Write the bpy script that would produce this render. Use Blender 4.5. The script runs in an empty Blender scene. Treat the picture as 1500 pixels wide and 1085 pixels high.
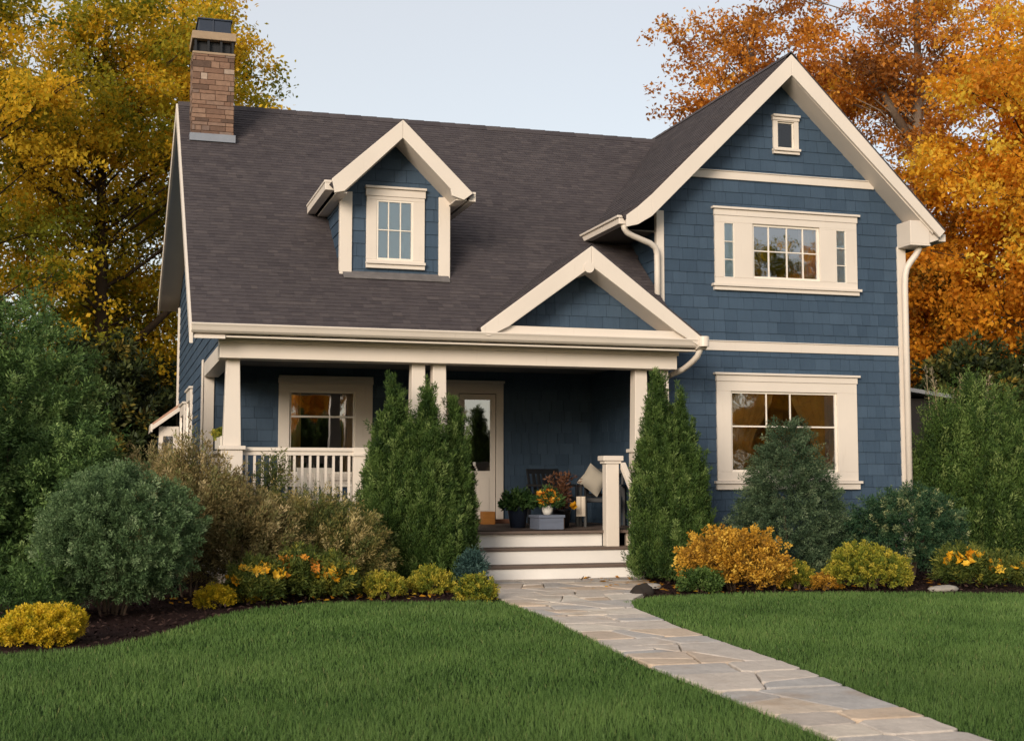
import bpy, math, random
import numpy as np
from mathutils import Vector, Matrix

# ---------------------------------------------------------------- camera, sky, sun, exposure
S = bpy.context.scene
COL = S.collection
R = math.radians
cam = bpy.data.cameras.new('camera'); camo = bpy.data.objects.new('camera', cam); COL.objects.link(camo)
camo.location = (0, 0, 1.35); camo.rotation_euler = (R(90) + math.atan(160.5/1942), 0, -R(16.8))
cam.sensor_fit = 'HORIZONTAL'; cam.sensor_width = 36; cam.lens = 36*1942/1500
cam.clip_start = .1; cam.clip_end = 2000
cam.dof.use_dof = True; cam.dof.focus_distance = 17.5; cam.dof.aperture_fstop = 4.5
S.camera = camo
SUN_EL, SUN_AZ = R(17), R(217)          # azimuth clockwise from +Y (behind the camera, to the left)
W = bpy.data.worlds.new('World'); S.world = W; W.use_nodes = True
wn = W.node_tree; bgn = wn.nodes['Background']
sky = wn.nodes.new('ShaderNodeTexSky'); sky.sky_type = 'NISHITA'; sky.sun_disc = False
sky.sun_elevation = SUN_EL; sky.sun_rotation = SUN_AZ
sky.air_density = 1.0; sky.dust_density = 1.0; sky.ozone_density = 1.0
veil = wn.nodes.new('ShaderNodeMixRGB'); veil.inputs[0].default_value = .55; veil.inputs[2].default_value = (5.3, 4.9, 4.4, 1)   # thin high cloud
wn.links.new(sky.outputs[0], veil.inputs[1]); wn.links.new(veil.outputs[0], bgn.inputs[0]); bgn.inputs[1].default_value = .10
sl = bpy.data.lights.new('sun', 'SUN'); so = bpy.data.objects.new('sun', sl); COL.objects.link(so)
sl.energy = 1.9; sl.angle = R(22); sl.color = (1, .87, .72)
sd = Vector((math.sin(SUN_AZ)*math.cos(SUN_EL), math.cos(SUN_AZ)*math.cos(SUN_EL), math.sin(SUN_EL)))
so.rotation_euler = (-sd).to_track_quat('-Z', 'Y').to_euler(); so.location = (-5, -5, 20)
S.view_settings.view_transform = 'Standard'; S.view_settings.look = 'None'
S.view_settings.exposure = 0.9; S.view_settings.gamma = 1
S.cycles.use_denoising = True
S.cycles.max_bounces = 8; S.cycles.transparent_max_bounces = 12
S.cycles.sample_clamp_indirect = 6

# ---------------------------------------------------------------- materials
def lin(c): return tuple(((x/255)/12.92 if x/255 <= .04045 else ((x/255+.055)/1.055)**2.4) for x in c)
class N:
    def __init__(s, name):
        s.m = bpy.data.materials.new(name); s.m.use_nodes = True; s.t = s.m.node_tree
        s.p = s.t.nodes['Principled BSDF']; s.out = s.t.nodes['Material Output']
    def n(s, ty, **kw):
        x = s.t.nodes.new('ShaderNode'+ty)
        for k, v in kw.items(): setattr(x, k, v)
        return x
    def l(s, a, b): s.t.links.new(a, b)
    def co(s, scale=(1,1,1), kind='Object'):
        tc = s.n('TexCoord'); mp = s.n('Mapping'); mp.inputs['Scale'].default_value = scale
        s.l(tc.outputs[kind], mp.inputs[0]); return mp.outputs[0]
    def noise(s, vec, scale, detail=4, rough=.55):
        x = s.n('TexNoise'); x.inputs['Scale'].default_value = scale; x.inputs['Detail'].default_value = detail
        x.inputs['Roughness'].default_value = rough; s.l(vec, x.inputs['Vector']); return x.outputs[0]
    def ramp(s, f, stops):
        x = s.n('ValToRGB'); e = x.color_ramp.elements
        while len(e) < len(stops): e.new(.5)
        for i, (p, c) in enumerate(stops): e[i].position = p; e[i].color = (*c, 1)
        s.l(f, x.inputs[0]); return x.outputs[0]
    def attr(s, name='tint'):
        x = s.n('Attribute', attribute_name=name); return x.outputs['Fac']
    def mul(s, col, f, lo, hi):
        mr = s.n('MapRange'); s.l(f, mr.inputs[0]); mr.inputs[3].default_value = lo; mr.inputs[4].default_value = hi
        mx = s.n('MixRGB', blend_type='MULTIPLY'); mx.inputs[0].default_value = 1
        if isinstance(col, tuple): mx.inputs[1].default_value = (*col, 1)
        else: s.l(col, mx.inputs[1])
        s.l(mr.outputs[0], mx.inputs[2]); return mx.outputs[0]
    def mix(s, f, a, b):
        mx = s.n('MixRGB')
        for i, v in ((0, f), (1, a), (2, b)):
            if isinstance(v, (int, float)): mx.inputs[i].default_value = v
            elif isinstance(v, tuple): mx.inputs[i].default_value = (*v, 1)
            else: s.l(v, mx.inputs[i])
        return mx.outputs[0]
    def bump(s, h, strength, dist=.01):
        b = s.n('Bump'); b.inputs['Strength'].default_value = strength; b.inputs['Distance'].default_value = dist
        s.l(h, b.inputs['Height']); s.l(b.outputs[0], s.p.inputs['Normal'])
    def base(s, c, rough=.6, spec=.3):
        if isinstance(c, tuple): s.p.inputs['Base Color'].default_value = (*c, 1)
        else: s.l(c, s.p.inputs['Base Color'])
        s.p.inputs['Roughness'].default_value = rough; s.p.inputs['Specular IOR Level'].default_value = spec
        return s.m
def simple(name, c, rough=.6, var=.12, sc=3, bump=.15, bsc=40, spec=.3, metal=0):
    q = N(name); v = q.co(); c2 = q.mul(c, q.noise(v, sc), 1-var, 1+var)
    q.bump(q.noise(v, bsc), bump, .004); q.p.inputs['Metallic'].default_value = metal
    return q.base(c2, rough, spec)
def m_trim():
    q = N('cream_paint'); v = q.co(); c = (.63, .565, .50)
    a = q.mul(c, q.noise(v, 1.1, 6), .88, 1.10)
    g = q.noise(q.co((6, 6, .7)), 3, 5)
    a = q.mix(q.ramp(g, [(.62, (0,0,0)), (.80, (.22,.22,.22))]), a, (.36, .29, .22))
    q.bump(q.noise(q.co((30, 30, 4)), 2), .12, .004); return q.base(a, .48, .4)
def m_shake(name, c, c2):
    q = N(name); t = q.attr(); v = q.co((14, 14, 1.6))
    a = q.mix(t, c, c2); a = q.mul(a, q.noise(v, 2.2, 5), .80, 1.18)
    a = q.mul(a, q.noise(q.co(), .9, 3), .86, 1.14)
    q.bump(q.noise(q.co((45, 45, 3)), 2, 4), .35, .006); return q.base(a, .62, .3)
def m_roof():
    q = N('asphalt_shingle'); t = q.attr(); v = q.co()
    a = q.ramp(t, [(0, (.047,.040,.044)), (.35, (.055,.047,.051)), (.7, (.062,.053,.056)), (1, (.073,.062,.064))])
    a = q.mul(a, q.noise(q.co((4, 22, 22)), 2.6, 5), .60, 1.40)
    a = q.mul(a, q.noise(v, .55, 4), .80, 1.22)
    a = q.mul(a, q.noise(v, 110, 2), .75, 1.25)
    q.bump(q.noise(v, 120, 2), .5, .004); return q.base(a, .9, .2)
def m_leaf(name, stops, trans=.3, rough=.6, spec=.25, gain=1.0):
    q = N(name); stops = [(p, tuple(min(.8, k*gain) for k in c)) for p, c in stops]; c = q.ramp(q.attr(), stops); q.base(c, rough, spec)
    tr = q.n('BsdfTranslucent'); q.l(c, tr.inputs[0]); ms = q.n('MixShader'); ms.inputs[0].default_value = trans
    q.l(q.p.outputs[0], ms.inputs[1]); q.l(tr.outputs[0], ms.inputs[2]); q.l(ms.outputs[0], q.out.inputs[0]); return q.m
def m_glass(name='window_glass', refl=.32):
    q = N(name); q.t.nodes.remove(q.p)
    gl = q.n('BsdfGlossy'); gl.inputs['Roughness'].default_value = .015; gl.inputs[0].default_value = (.95,.96,1,1)
    tr = q.n('BsdfTransparent'); tr.inputs[0].default_value = (.95,.96,.96,1)
    fr = q.n('LayerWeight'); fr.inputs[0].default_value = .5
    mr = q.n('MapRange'); q.l(fr.outputs['Fresnel'], mr.inputs[0]); mr.inputs[3].default_value = refl; mr.inputs[4].default_value = 1
    mr.inputs[1].default_value = .04
    b = q.n('Bump'); b.inputs['Strength'].default_value = .035; b.inputs['Distance'].default_value = .05
    q.l(q.noise(q.co(), 2.6, 1), b.inputs['Height']); q.l(b.outputs[0], gl.inputs['Normal'])
    ms = q.n('MixShader'); q.l(mr.outputs[0], ms.inputs[0]); q.l(tr.outputs[0], ms.inputs[1]); q.l(gl.outputs[0], ms.inputs[2])
    q.l(ms.outputs[0], q.out.inputs[0]); return q.m
def m_bark(name, c):
    q = N(name); a = q.mul(c, q.noise(q.co((5, 5, 1)), 3, 6), .5, 1.5); q.bump(q.noise(q.co((12, 12, 1.5)), 3, 5), .8, .03)
    return q.base(a, .9, .1)
def m_stone():
    q = N('flagstone'); t = q.attr(); v = q.co()
    a = q.ramp(t, [(0, (.42,.365,.31)), (.25, (.52,.455,.395)), (.5, (.46,.41,.365)), (.66, (.385,.365,.35)), (.8, (.50,.385,.285)), (1, (.57,.515,.445))])
    a = q.mul(a, q.noise(v, 3.2, 6, .65), .62, 1.3); a = q.mul(a, q.noise(v, 26, 4), .8, 1.2)
    a = q.mix(q.ramp(q.noise(v, 1.7, 5, .6), [(.56, (0,0,0)), (.72, (.5,.5,.5))]), a, (.30,.20,.12))
    q.bump(q.noise(v, 9, 7, .62), .55, .02); return q.base(a, .85, .2)
def m_soil(name, c, c2, sc=30):
    q = N(name); v = q.co(); a = q.mix(q.noise(v, sc, 6, .7), c, c2); a = q.mul(a, q.noise(v, 1.2, 3), .7, 1.3)
    q.bump(q.noise(v, sc*1.3, 6, .7), 1, .03); return q.base(a, .95, .05)
def m_brick():
    q = N('chimney_brick'); v = q.co(); t = q.attr()
    a = q.ramp(t, [(0, (.10,.065,.050)), (.3, (.185,.110,.078)), (.55, (.245,.155,.110)), (.8, (.165,.115,.095)), (1, (.36,.28,.225))])
    a = q.mul(a, q.noise(v, 14, 5), .65, 1.3); q.bump(q.noise(v, 40, 4), .5, .008); return q.base(a, .9, .15)
def m_wood(name, c, var=.35):
    q = N(name); a = q.mul(c, q.noise(q.co((1.5, 18, 18)), 2.5, 5), 1-var, 1+var); q.bump(q.noise(q.co((3, 40, 40)), 2, 4), .3, .004); return q.base(a, .65, .25)
def m_grass():
    q = N('grass_blade'); t = q.attr()
    c = q.ramp(t, [(0, (.038,.080,.017)), (.35, (.070,.135,.031)), (.65, (.104,.178,.045)), (.88, (.14,.215,.060)), (1, (.20,.22,.08))])
    v = q.co(); c = q.mul(c, q.noise(v, .45, 4, .6), .80, 1.36)
    q.base(c, .55, .2); tr = q.n('BsdfTranslucent'); q.l(c, tr.inputs[0]); ms = q.n('MixShader'); ms.inputs[0].default_value = .25
    q.l(q.p.outputs[0], ms.inputs[1]); q.l(tr.outputs[0], ms.inputs[2]); q.l(ms.outputs[0], q.out.inputs[0]); return q.m

TRIM = m_trim()
BLUE = m_shake('blue_shake', (.031,.056,.092), (.045,.076,.119))
ROOF = m_roof(); GLASS = m_glass(); BRICK = m_brick(); STONE = m_stone()
MUNT = simple('white_sash', (.72,.66,.58), .45)
STEPW = simple('white_step_paint', (.68,.655,.63), .5, .1, 2)
TREAD = m_wood('weathered_tread', (.115,.085,.070))
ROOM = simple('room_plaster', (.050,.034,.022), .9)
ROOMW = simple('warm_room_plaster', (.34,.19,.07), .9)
CURT = simple('cream_curtain', (.58,.50,.41), .9, .1, 6)
DRAPE = simple('ochre_reflection_drape', (.74,.47,.14), .9, .2, 6)  # ochre cloth; its gold also paints in the lower window's reflections
REFL_SHEET = simple('painted_sky_reflection', (.60,.78,.86), .8, .06, 4)  # pale blue of reflected sky, put into the colour of a sheet
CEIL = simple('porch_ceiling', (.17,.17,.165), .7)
DARKW = simple('dark_porch_wood', (.012,.013,.016), .55)
FLASH = simple('lead_flashing', (.20,.22,.26), .5, .2, 6)
NAVY = simple('navy_metal', (.022,.032,.055), .5, .2, 8)
TAN = simple('mortar_tan', (.30,.22,.15), .9, .25, 9)
MULCH = m_soil('bark_mulch', (.012,.007,.007), (.050,.028,.025), 45)
DIRT = m_soil('dark_earth', (.018,.022,.010), (.035,.042,.018), 4)
BED = m_soil('path_bedding', (.16,.135,.105), (.29,.25,.20), 20)
TURF = m_soil('turf_soil', (.012,.030,.006), (.030,.060,.014), 30)
BARKD = m_bark('dark_bark', (.040,.027,.017)); BARKG = m_bark('grey_bark', (.20,.155,.12)); BARKS = m_bark('shrub_bark', (.10,.07,.05))

# ---------------------------------------------------------------- mesh helpers
class MB:
    def __init__(s): s.v, s.f, s.t = [], [], []
    def face(s, pts, t=.5):
        i = len(s.v); s.v += [tuple(p) for p in pts]; s.f.append(tuple(range(i, i+len(pts)))); s.t.append(t)
    def solid(s, A, B, t=.5, back=True):          # A front loop, B back loop
        i = len(s.v); n = len(A); s.v += [tuple(p) for p in A] + [tuple(p) for p in B]
        fs = [tuple(range(i, i+n))]
        if back: fs.append(tuple(range(i+2*n-1, i+n-1, -1)))
        for k in range(n):
            j = (k+1) % n; fs.append((i+k, i+n+k, i+n+j, i+j))
        s.f += fs; s.t += [t]*len(fs)
    def box(s, x0, x1, y0, y1, z0, z1, t=.5):
        s.solid([(x0,y0,z0),(x1,y0,z0),(x1,y0,z1),(x0,y0,z1)], [(x0,y1,z0),(x1,y1,z0),(x1,y1,z1),(x0,y1,z1)], t)
    def tbox(s, cx, cy, w0, w1, z0, z1, t=.5):     # tapered square post
        a, b = w0/2, w1/2; q = ((-1,-1),(1,-1),(1,1),(-1,1))
        s.solid([(cx+i*b, cy+j*b, z1) for i, j in q], [(cx+i*a, cy+j*a, z0) for i, j in q], t)
    def xz(s, pts, y0, y1, t=.5): s.solid([(x, y0, z) for x, z in pts], [(x, y1, z) for x, z in pts], t)
    def yz(s, pts, x0, x1, t=.5): s.solid([(x0, y, z) for y, z in pts], [(x1, y, z) for y, z in pts], t)
    def tube(s, path, r, n=8, t=.5, cap=True):
        P = [Vector(p) for p in path]; rs = r if isinstance(r, (list, tuple)) else [r]*len(P)
        rings = []; u = None
        for k, p in enumerate(P):
            d = (P[min(k+1, len(P)-1)] - P[max(k-1, 0)]).normalized()
            if u is None: u = d.orthogonal().normalized()
            else:
                u = (u - d*u.dot(d)); u = u.normalized() if u.length > 1e-6 else d.orthogonal().normalized()
            w = d.cross(u); i = len(s.v)
            for a in range(n):
                an = 2*math.pi*a/n; s.v.append(tuple(p + (u*math.cos(an) + w*math.sin(an))*rs[k]))
            rings.append(i)
        for a, b in zip(rings, rings[1:]):
            for k in range(n):
                j = (k+1) % n; s.f.append((a+k, a+j, b+j, b+k)); s.t.append(t)
        if cap:
            s.f.append(tuple(rings[0]+k for k in reversed(range(n)))); s.t.append(t)
            s.f.append(tuple(rings[-1]+k for k in range(n))); s.t.append(t)
    def lathe(s, prof, cx=0, cy=0, n=20, t=.5):
        i = len(s.v)
        for r, z in prof:
            for a in range(n): s.v.append((cx+r*math.cos(2*math.pi*a/n), cy+r*math.sin(2*math.pi*a/n), z))
        for k in range(len(prof)-1):
            for a in range(n):
                b = (a+1) % n; s.f.append((i+k*n+a, i+k*n+b, i+(k+1)*n+b, i+(k+1)*n+a)); s.t.append(t)
    def blob(s, c, r, rng, n=7, amp=.25, t=.5):   # faceted, dented lump (stones)
        i = len(s.v); c = Vector(c)
        ph = [(Vector((rng.gauss(0,1), rng.gauss(0,1), rng.gauss(0,1)))*1.6, rng.random()*6) for _ in range(4)]
        for a in range(n+1):
            for b in range(2*n):
                d = Vector((math.sin(math.pi*a/n)*math.cos(math.pi*b/n), math.sin(math.pi*a/n)*math.sin(math.pi*b/n), math.cos(math.pi*a/n)))
                k = 1 + amp*sum(math.sin(p.dot(d)+q) for p, q in ph)/2
                s.v.append((c.x+d.x*r[0]*k, c.y+d.y*r[1]*k, c.z+d.z*r[2]*k))
        for a in range(n):
            for b in range(2*n):
                j = (b+1) % (2*n); s.f.append((i+a*2*n+b, i+(a+1)*2*n+b, i+(a+1)*2*n+j, i+a*2*n+j)); s.t.append(t)
    def build(s, name, m, parent=None, bevel=0, smooth=False):
        me = bpy.data.meshes.new(name); me.from_pydata(s.v, [], s.f)
        at = me.attributes.new('tint', 'FLOAT', 'FACE'); at.data.foreach_set('value', s.t)
        me.materials.append(m)
        if smooth: me.polygons.foreach_set('use_smooth', [True]*len(me.polygons))
        me.update(); o = bpy.data.objects.new(name, me); COL.objects.link(o)
        if parent is not None:
            o.parent = parent
            if parent.get('worldspace'): o.location = tuple(-c for c in parent.location)
        if bevel:
            b = o.modifiers.new('bevel', 'BEVEL'); b.width = bevel; b.segments = 2; b.limit_method = 'ANGLE'; b.angle_limit = R(50)
        return o
def tag(o, label, cat, group=None):
    o['label'] = label; o['category'] = cat
    if group: o['group'] = group
    return o
def empty(name, loc, label, cat, group=None, rz=0):
    o = bpy.data.objects.new(name, None); COL.objects.link(o); o.location = loc; o.rotation_euler.z = rz
    o.empty_display_size = .2
    return tag(o, label, cat, group)
def struct(o, kind='structure'): o['kind'] = kind; return o
def sub_rects(rect, holes):
    out = [rect]
    for (a0, a1, b0, b1) in holes:
        nxt = []
        for (x0, x1, z0, z1) in out:
            if a0 >= x1 or a1 <= x0 or b0 >= z1 or b1 <= z0: nxt.append((x0, x1, z0, z1)); continue
            if b0 > z0: nxt.append((x0, x1, z0, b0))
            if b1 < z1: nxt.append((x0, x1, b1, z1))
            m0, m1 = max(z0, b0), min(z1, b1)
            if a0 > x0: nxt.append((x0, a0, m0, m1))
            if a1 < x1: nxt.append((a1, x1, m0, m1))
        out = nxt
    return out
def clip(poly, outline):
    n = len(outline)
    for i in range(n):
        ax, ay = outline[i]; bx, by = outline[(i+1) % n]
        f = lambda p: (bx-ax)*(p[1]-ay) - (by-ay)*(p[0]-ax)
        out = []
        for k in range(len(poly)):
            p, q = poly[k], poly[(k+1) % len(poly)]; fp, fq = f(p), f(q)
            if fp >= 0: out.append(p)
            if (fp > 0 > fq) or (fp < 0 < fq):
                t = fp/(fp-fq); out.append((p[0]+t*(q[0]-p[0]), p[1]+t*(q[1]-p[1])))
        poly = out
        if len(poly) < 3: return []
    return poly
def shingles(mb, O, U, V, outline, holes=(), expo=.178, wr=(.13,.30), thick=.013, jit=.0035, seed=0, gap=.004, v0=None):
    O, U, V = Vector(O), Vector(U).normalized(), Vector(V).normalized(); NN = U.cross(V)
    us = [p[0] for p in outline]; vs = [p[1] for p in outline]
    base = 0 if v0 is None else v0
    r0 = math.floor((min(vs)-base)/expo); r1 = math.ceil((max(vs)-base)/expo)
    for r in range(r0, r1):
        rng = random.Random(seed*977 + r*31 + 5); u = -40 + rng.random()*.3
        zb, zt = base + r*expo, base + (r+1)*expo + .004
        umin, umax = min(us), max(us)
        while u < umax:
            w = rng.uniform(*wr); t = min(1, max(0, rng.gauss(.5, .26))); j = rng.uniform(-jit, jit); th = thick*rng.uniform(.85, 1.2)
            if u + w > umin:
                for q in sub_rects((u+gap/2, u+w-gap/2, zb+j, zt), holes):
                    p = clip([(q[0],q[2]),(q[1],q[2]),(q[1],q[3]),(q[0],q[3])], outline)
                    if p:
                        A = [O + U*a + V*b + NN*(th*max(.15, (zt-b)/expo) + .002) for a, b in p]
                        B = [O + U*a + V*b - NN*.004 for a, b in p]
                        mb.solid(A, B, t, back=False)
            u += w
    for q in sub_rects((min(us), max(us), min(vs), max(vs)), holes):   # sheathing
        p = clip([(q[0],q[2]),(q[1],q[2]),(q[1],q[3]),(q[0],q[3])], outline)
        if p: mb.solid([O+U*a+V*b-NN*.003 for a, b in p], [O+U*a+V*b-NN*.08 for a, b in p], .2)
    return mb

# ================================================================= SETTING: ground, lawn, beds, path
def flat(name, pts, z, m, thick=None):
    mb = MB()
    if thick: mb.solid([(x, y, z) for x, y in pts], [(x, y, z-thick) for x, y in pts])
    else: mb.face([(x, y, z) for x, y in pts])
    return struct(mb.build(name, m))
flat('ground', [(-400,-400),(500,-400),(500,600),(-400,600)], -.03, DIRT)
PATH_L = [(3.55,2.0),(3.58,6.2),(3.68,8.0),(3.72,9.0),(4.10,12.4),(4.16,14.0),(4.25,14.8),(4.60,15.9),(4.62,17.1)]
PATH_R = [(4.20,2.0),(4.36,6.1),(4.50,7.1),(4.74,8.8),(4.95,11.0),(5.36,13.6),(5.85,14.2),(6.35,15.3),(6.85,16.2),(6.95,17.1)]
EDGE_L = [(-14,10.6),(-6,10.75),(-2,10.9),(-.75,11.0),(-.1,11.15),(.30,11.75),(.58,12.35),(1.0,13.4),(1.5,14.2),(2.3,14.55),(3.2,14.4),(4.16,14.1)]
EDGE_R = [(5.33,13.6),(5.98,14.15),(6.9,14.34),(8.5,14.07),(10.3,13.35),(13,12.7),(22,11.5)]
LAWN_L = [(3.55,2.0),(3.55,-30),(-14,-30)] ; LAWN_L = [(-14,-30),(3.5,-30)] + PATH_L[:6] + EDGE_L[::-1]
LAWN_R = [(22,-30)] + EDGE_R[::-1] + PATH_R[:6][::-1] + [(4.2,-30)]
lw = MB()
for poly in (LAWN_L, LAWN_R): lw.face([(x, y, .012) for x, y in poly])
struct(lw.build('lawn', TURF))
mu = MB()
mu.face([(x, y, .004) for x, y in EDGE_L + PATH_L[6:] + [(4.6,20.6),(-1,20.6),(-14,17)]])
mu.face([(x, y, .004) for x, y in PATH_R[5:] + [(6.95,20.0),(22,20.0)] + EDGE_R[::-1][:-1]])
struct(mu.build('mulch_bed', MULCH))
def inside(px, py, poly):
    c = np.zeros(len(px), bool); n = len(poly)
    for i in range(n):
        x0, y0 = poly[i]; x1, y1 = poly[(i+1) % n]
        if y0 == y1: continue
        k = ((y0 > py) != (y1 > py)) & (px < (x1-x0)*(py-y0)/(y1-y0)+x0); c ^= k
    return c
def flag_path():
    rng = random.Random(11); mb = MB()
    def edge(side, y):
        for (xa, ya), (xb, yb) in zip(side, side[1:]):
            if ya <= y <= yb: return xa + (xb-xa)*(y-ya)/(yb-ya)
        return side[-1][0]
    cells = []; y = 2.0
    while y < 17.0:
        h = rng.uniform(.42, .85); y2 = min(17.1, y+h)
        if 17.1-y2 < .3: y2 = 17.1
        sk = rng.uniform(-.10, .10)
        lo = [(edge(PATH_L, y), y), (edge(PATH_R, y), y)]; hi = [(edge(PATH_R, y2), y2), (edge(PATH_L, y2), y2)]
        cells.append([lo[0], lo[1], hi[0], hi[1]]); y = y2
    def split(p, d=0):
        A = abs(sum(p[i][0]*p[(i+1)%len(p)][1]-p[(i+1)%len(p)][0]*p[i][1] for i in range(len(p))))/2
        if A < rng.uniform(.16, .48) or d > 4: stones.append(p); return
        xs = [q[0] for q in p]; ys = [q[1] for q in p]
        cx, cy = sum(xs)/len(p)+rng.uniform(-.1,.1), sum(ys)/len(p)+rng.uniform(-.06,.06)
        an = (math.pi/2 if max(xs)-min(xs) > (max(ys)-min(ys)) else 0) + rng.uniform(-.4, .4)
        dx, dy = math.cos(an), math.sin(an); f = lambda q: dx*(q[1]-cy)-dy*(q[0]-cx); a, b = [], []
        for i in range(len(p)):
            q, r = p[i], p[(i+1)%len(p)]; fq, fr = f(q), f(r)
            (a if fq >= 0 else b).append(q)
            if fq*fr < 0:
                t = fq/(fq-fr); m = (q[0]+t*(r[0]-q[0]), q[1]+t*(r[1]-q[1])); a.append(m); b.append(m)
        for c in (a, b):
            if len(c) > 2: split(c, d+1)
    stones = []
    for c in cells: split(c)
    bed = [(x, y, .006) for x, y in PATH_L] + [(x, y, .006) for x, y in PATH_R[::-1]]
    for p in stones:
        cx = sum(q[0] for q in p)/len(p); cy = sum(q[1] for q in p)/len(p)
        q = []
        for i in range(len(p)):                   # round each corner a little, wobble each side
            a, b, c = Vector(p[i-1]), Vector(p[i]), Vector(p[(i+1)%len(p)])
            k = rng.uniform(.02, .07)
            for w, o in ((a, k), (c, k)):
                v = b + (w-b)*min(.45, o/max(.05, (w-b).length)); q.append(v)
            m = (b+c)/2; q.append(m + (Vector((cx,cy))-m)*rng.uniform(.0, .05))
        g = .006; q = [v + (Vector((cx,cy))-v).normalized()*g for v in q]
        h = .030 + rng.uniform(-.004, .006); tl = (rng.uniform(-.006,.006), rng.uniform(-.006,.006))
        t = rng.random(); top = lambda v, dz: (v.x, v.y, h+dz+(v.x-cx)*tl[0]+(v.y-cy)*tl[1])
        q2 = [v + (Vector((cx,cy))-v).normalized()*.012 for v in q]
        mb.face([top(v, 0) for v in q2], t)
        n = len(q)
        for i in range(n):
            j = (i+1)%n
            mb.face([top(q[i], -.006), top(q[j], -.006), top(q2[j], 0), top(q2[i], 0)], t)
            mb.face([(q[i].x,q[i].y,0), (q[j].x,q[j].y,0), top(q[j], -.006), top(q[i], -.006)], t)
    o = struct(mb.build('path', STONE))
    b = MB(); b.face(bed); struct(b.build('path_bedding', BED))
flag_path()

def grass():
    rng = np.random.default_rng(3); P = []
    for (y0, y1, x0, x1, dens, w) in ((3.2,8,-3.5,9,6000,.0027),(8,11,-5.5,13,3900,.0038),(11,15,-8,17,2600,.0054)):
        n = int((y1-y0)*(x1-x0)*dens); x = rng.uniform(x0, x1, n); y = rng.uniform(y0, y1, n)
        k = inside(x, y, LAWN_L) | inside(x, y, LAWN_R); x, y = x[k], y[k]
        P.append(np.stack([x, y, np.full(len(x), w)], 1))
    P = np.concatenate(P); n = len(P); x, y, w = P.T
    pat = np.sin(x*1.3+.7*y)+np.sin(y*2.1-.6*x+1)+np.sin(x*3.7+2.9*y+2)+np.sin(5.1*x-4.3*y)
    h = rng.uniform(.024, .052, n)*(1+.10*pat/2); w = w*rng.uniform(.7, 1.3, n)
    a = rng.uniform(0, 2*np.pi, n); ln = rng.uniform(.05, .6, n)*h; b = rng.uniform(0, 2*np.pi, n)
    sx, sy = np.cos(a)*w/2, np.sin(a)*w/2; lx, ly = np.cos(b)*ln, np.sin(b)*ln; z0 = np.full(n, .008)
    V = np.stack([np.stack([x-sx,y-sy,z0],1), np.stack([x+sx,y+sy,z0],1),
        np.stack([x+sx*.8+lx*.35,y+sy*.8+ly*.35,z0+h*.6],1), np.stack([x-sx*.8+lx*.35,y-sy*.8+ly*.35,z0+h*.6],1),
        np.stack([x+lx,y+ly,z0+h],1)], 1).reshape(-1,3)
    i = np.arange(n)*5
    loops = np.stack([i,i+1,i+2,i+3, i+3,i+2,i+4], 1).reshape(-1)
    starts = np.stack([np.arange(n)*7, np.arange(n)*7+4], 1).reshape(-1)
    tint = np.clip(.45+.06*pat+rng.normal(0,.14,n), 0, .93); dry = rng.random(n) < .012; tint[dry] = 1
    raw_mesh('grass', V, loops, starts, np.repeat(tint, 2), m_grass(), None, True)['kind'] = 'stuff'
def raw_mesh(name, V, loops, starts, tint, m, parent=None, smooth=False):
    me = bpy.data.meshes.new(name); me.vertices.add(len(V)); me.vertices.foreach_set('co', V.astype(np.float32).ravel())
    me.loops.add(len(loops)); me.loops.foreach_set('vertex_index', loops.astype(np.int32))
    me.polygons.add(len(starts)); me.polygons.foreach_set('loop_start', starts.astype(np.int32))
    me.update(calc_edges=True)
    at = me.attributes.new('tint', 'FLOAT', 'FACE'); at.data.foreach_set('value', tint.astype(np.float32)); me.materials.append(m)
    if smooth: me.polygons.foreach_set('use_smooth', np.ones(len(starts), bool))
    o = bpy.data.objects.new(name, me); COL.objects.link(o)
    if parent is not None: o.parent = parent
    return o
grass()
def chips():
    rng = np.random.default_rng(8); n = 30000
    x = rng.uniform(-5, 16, n); y = rng.uniform(10.6, 18.6, n)
    k = inside(x, y, EDGE_L + PATH_L[6:] + [(4.6,20.6),(-1,20.6),(-14,17)]) | inside(x, y, PATH_R[5:] + [(6.95,20.0),(22,20.0)] + EDGE_R[::-1][:-1])
    x, y = x[k], y[k]; n = len(x); P = np.stack([x, y, rng.uniform(.006, .03, n)], 1)
    D = rng.normal(0,1,(n,3)); D[:,2] *= .35; D /= np.linalg.norm(D,axis=1)[:,None]; Q = rng.normal(0,.5,(n,3)); Q[:,2] += 1
    leaves('bark_chips', P, D, Q, rng.uniform(.03,.075,n), rng.uniform(.012,.028,n), rng.random(n),
        m_leaf('bark_chip', [(0,(.008,.005,.005)),(.6,(.030,.017,.015)),(1,(.085,.052,.042))], 0, .9, .1))['kind'] = 'stuff'
def leaves(name, P, D, Q, L, Wd, T, m, parent=None):
    s = np.cross(D, Q); s /= (np.linalg.norm(s, axis=1)[:,None]+1e-9); n = len(P); L = L[:,None]; Wd = Wd[:,None]/2
    up = np.cross(s, D)*L*.08
    V = np.stack([P, P+D*L*.5+s*Wd+up, P+D*L, P+D*L*.5-s*Wd+up], 1).reshape(-1,3)
    return raw_mesh(name, V, np.arange(4*n), np.arange(n)*4, T, m, parent)
chips()

# ================================================================= HOUSE
house = empty('house', (6.4, 18, 0), 'navy blue shingled two storey house with cream trim and a wide front porch', 'house')
house['worldspace'] = 1
RX = (1,0,0); UP = (0,0,1)
def hb(name, m, mb, bevel=0, smooth=False, parent=None): return mb.build(name, m, parent or house, bevel, smooth)

WF, PB = 18.0, 20.9                      # wing front plane, porch back wall plane
wm, cy_, hz = 9.75, 17.0, 0
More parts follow.
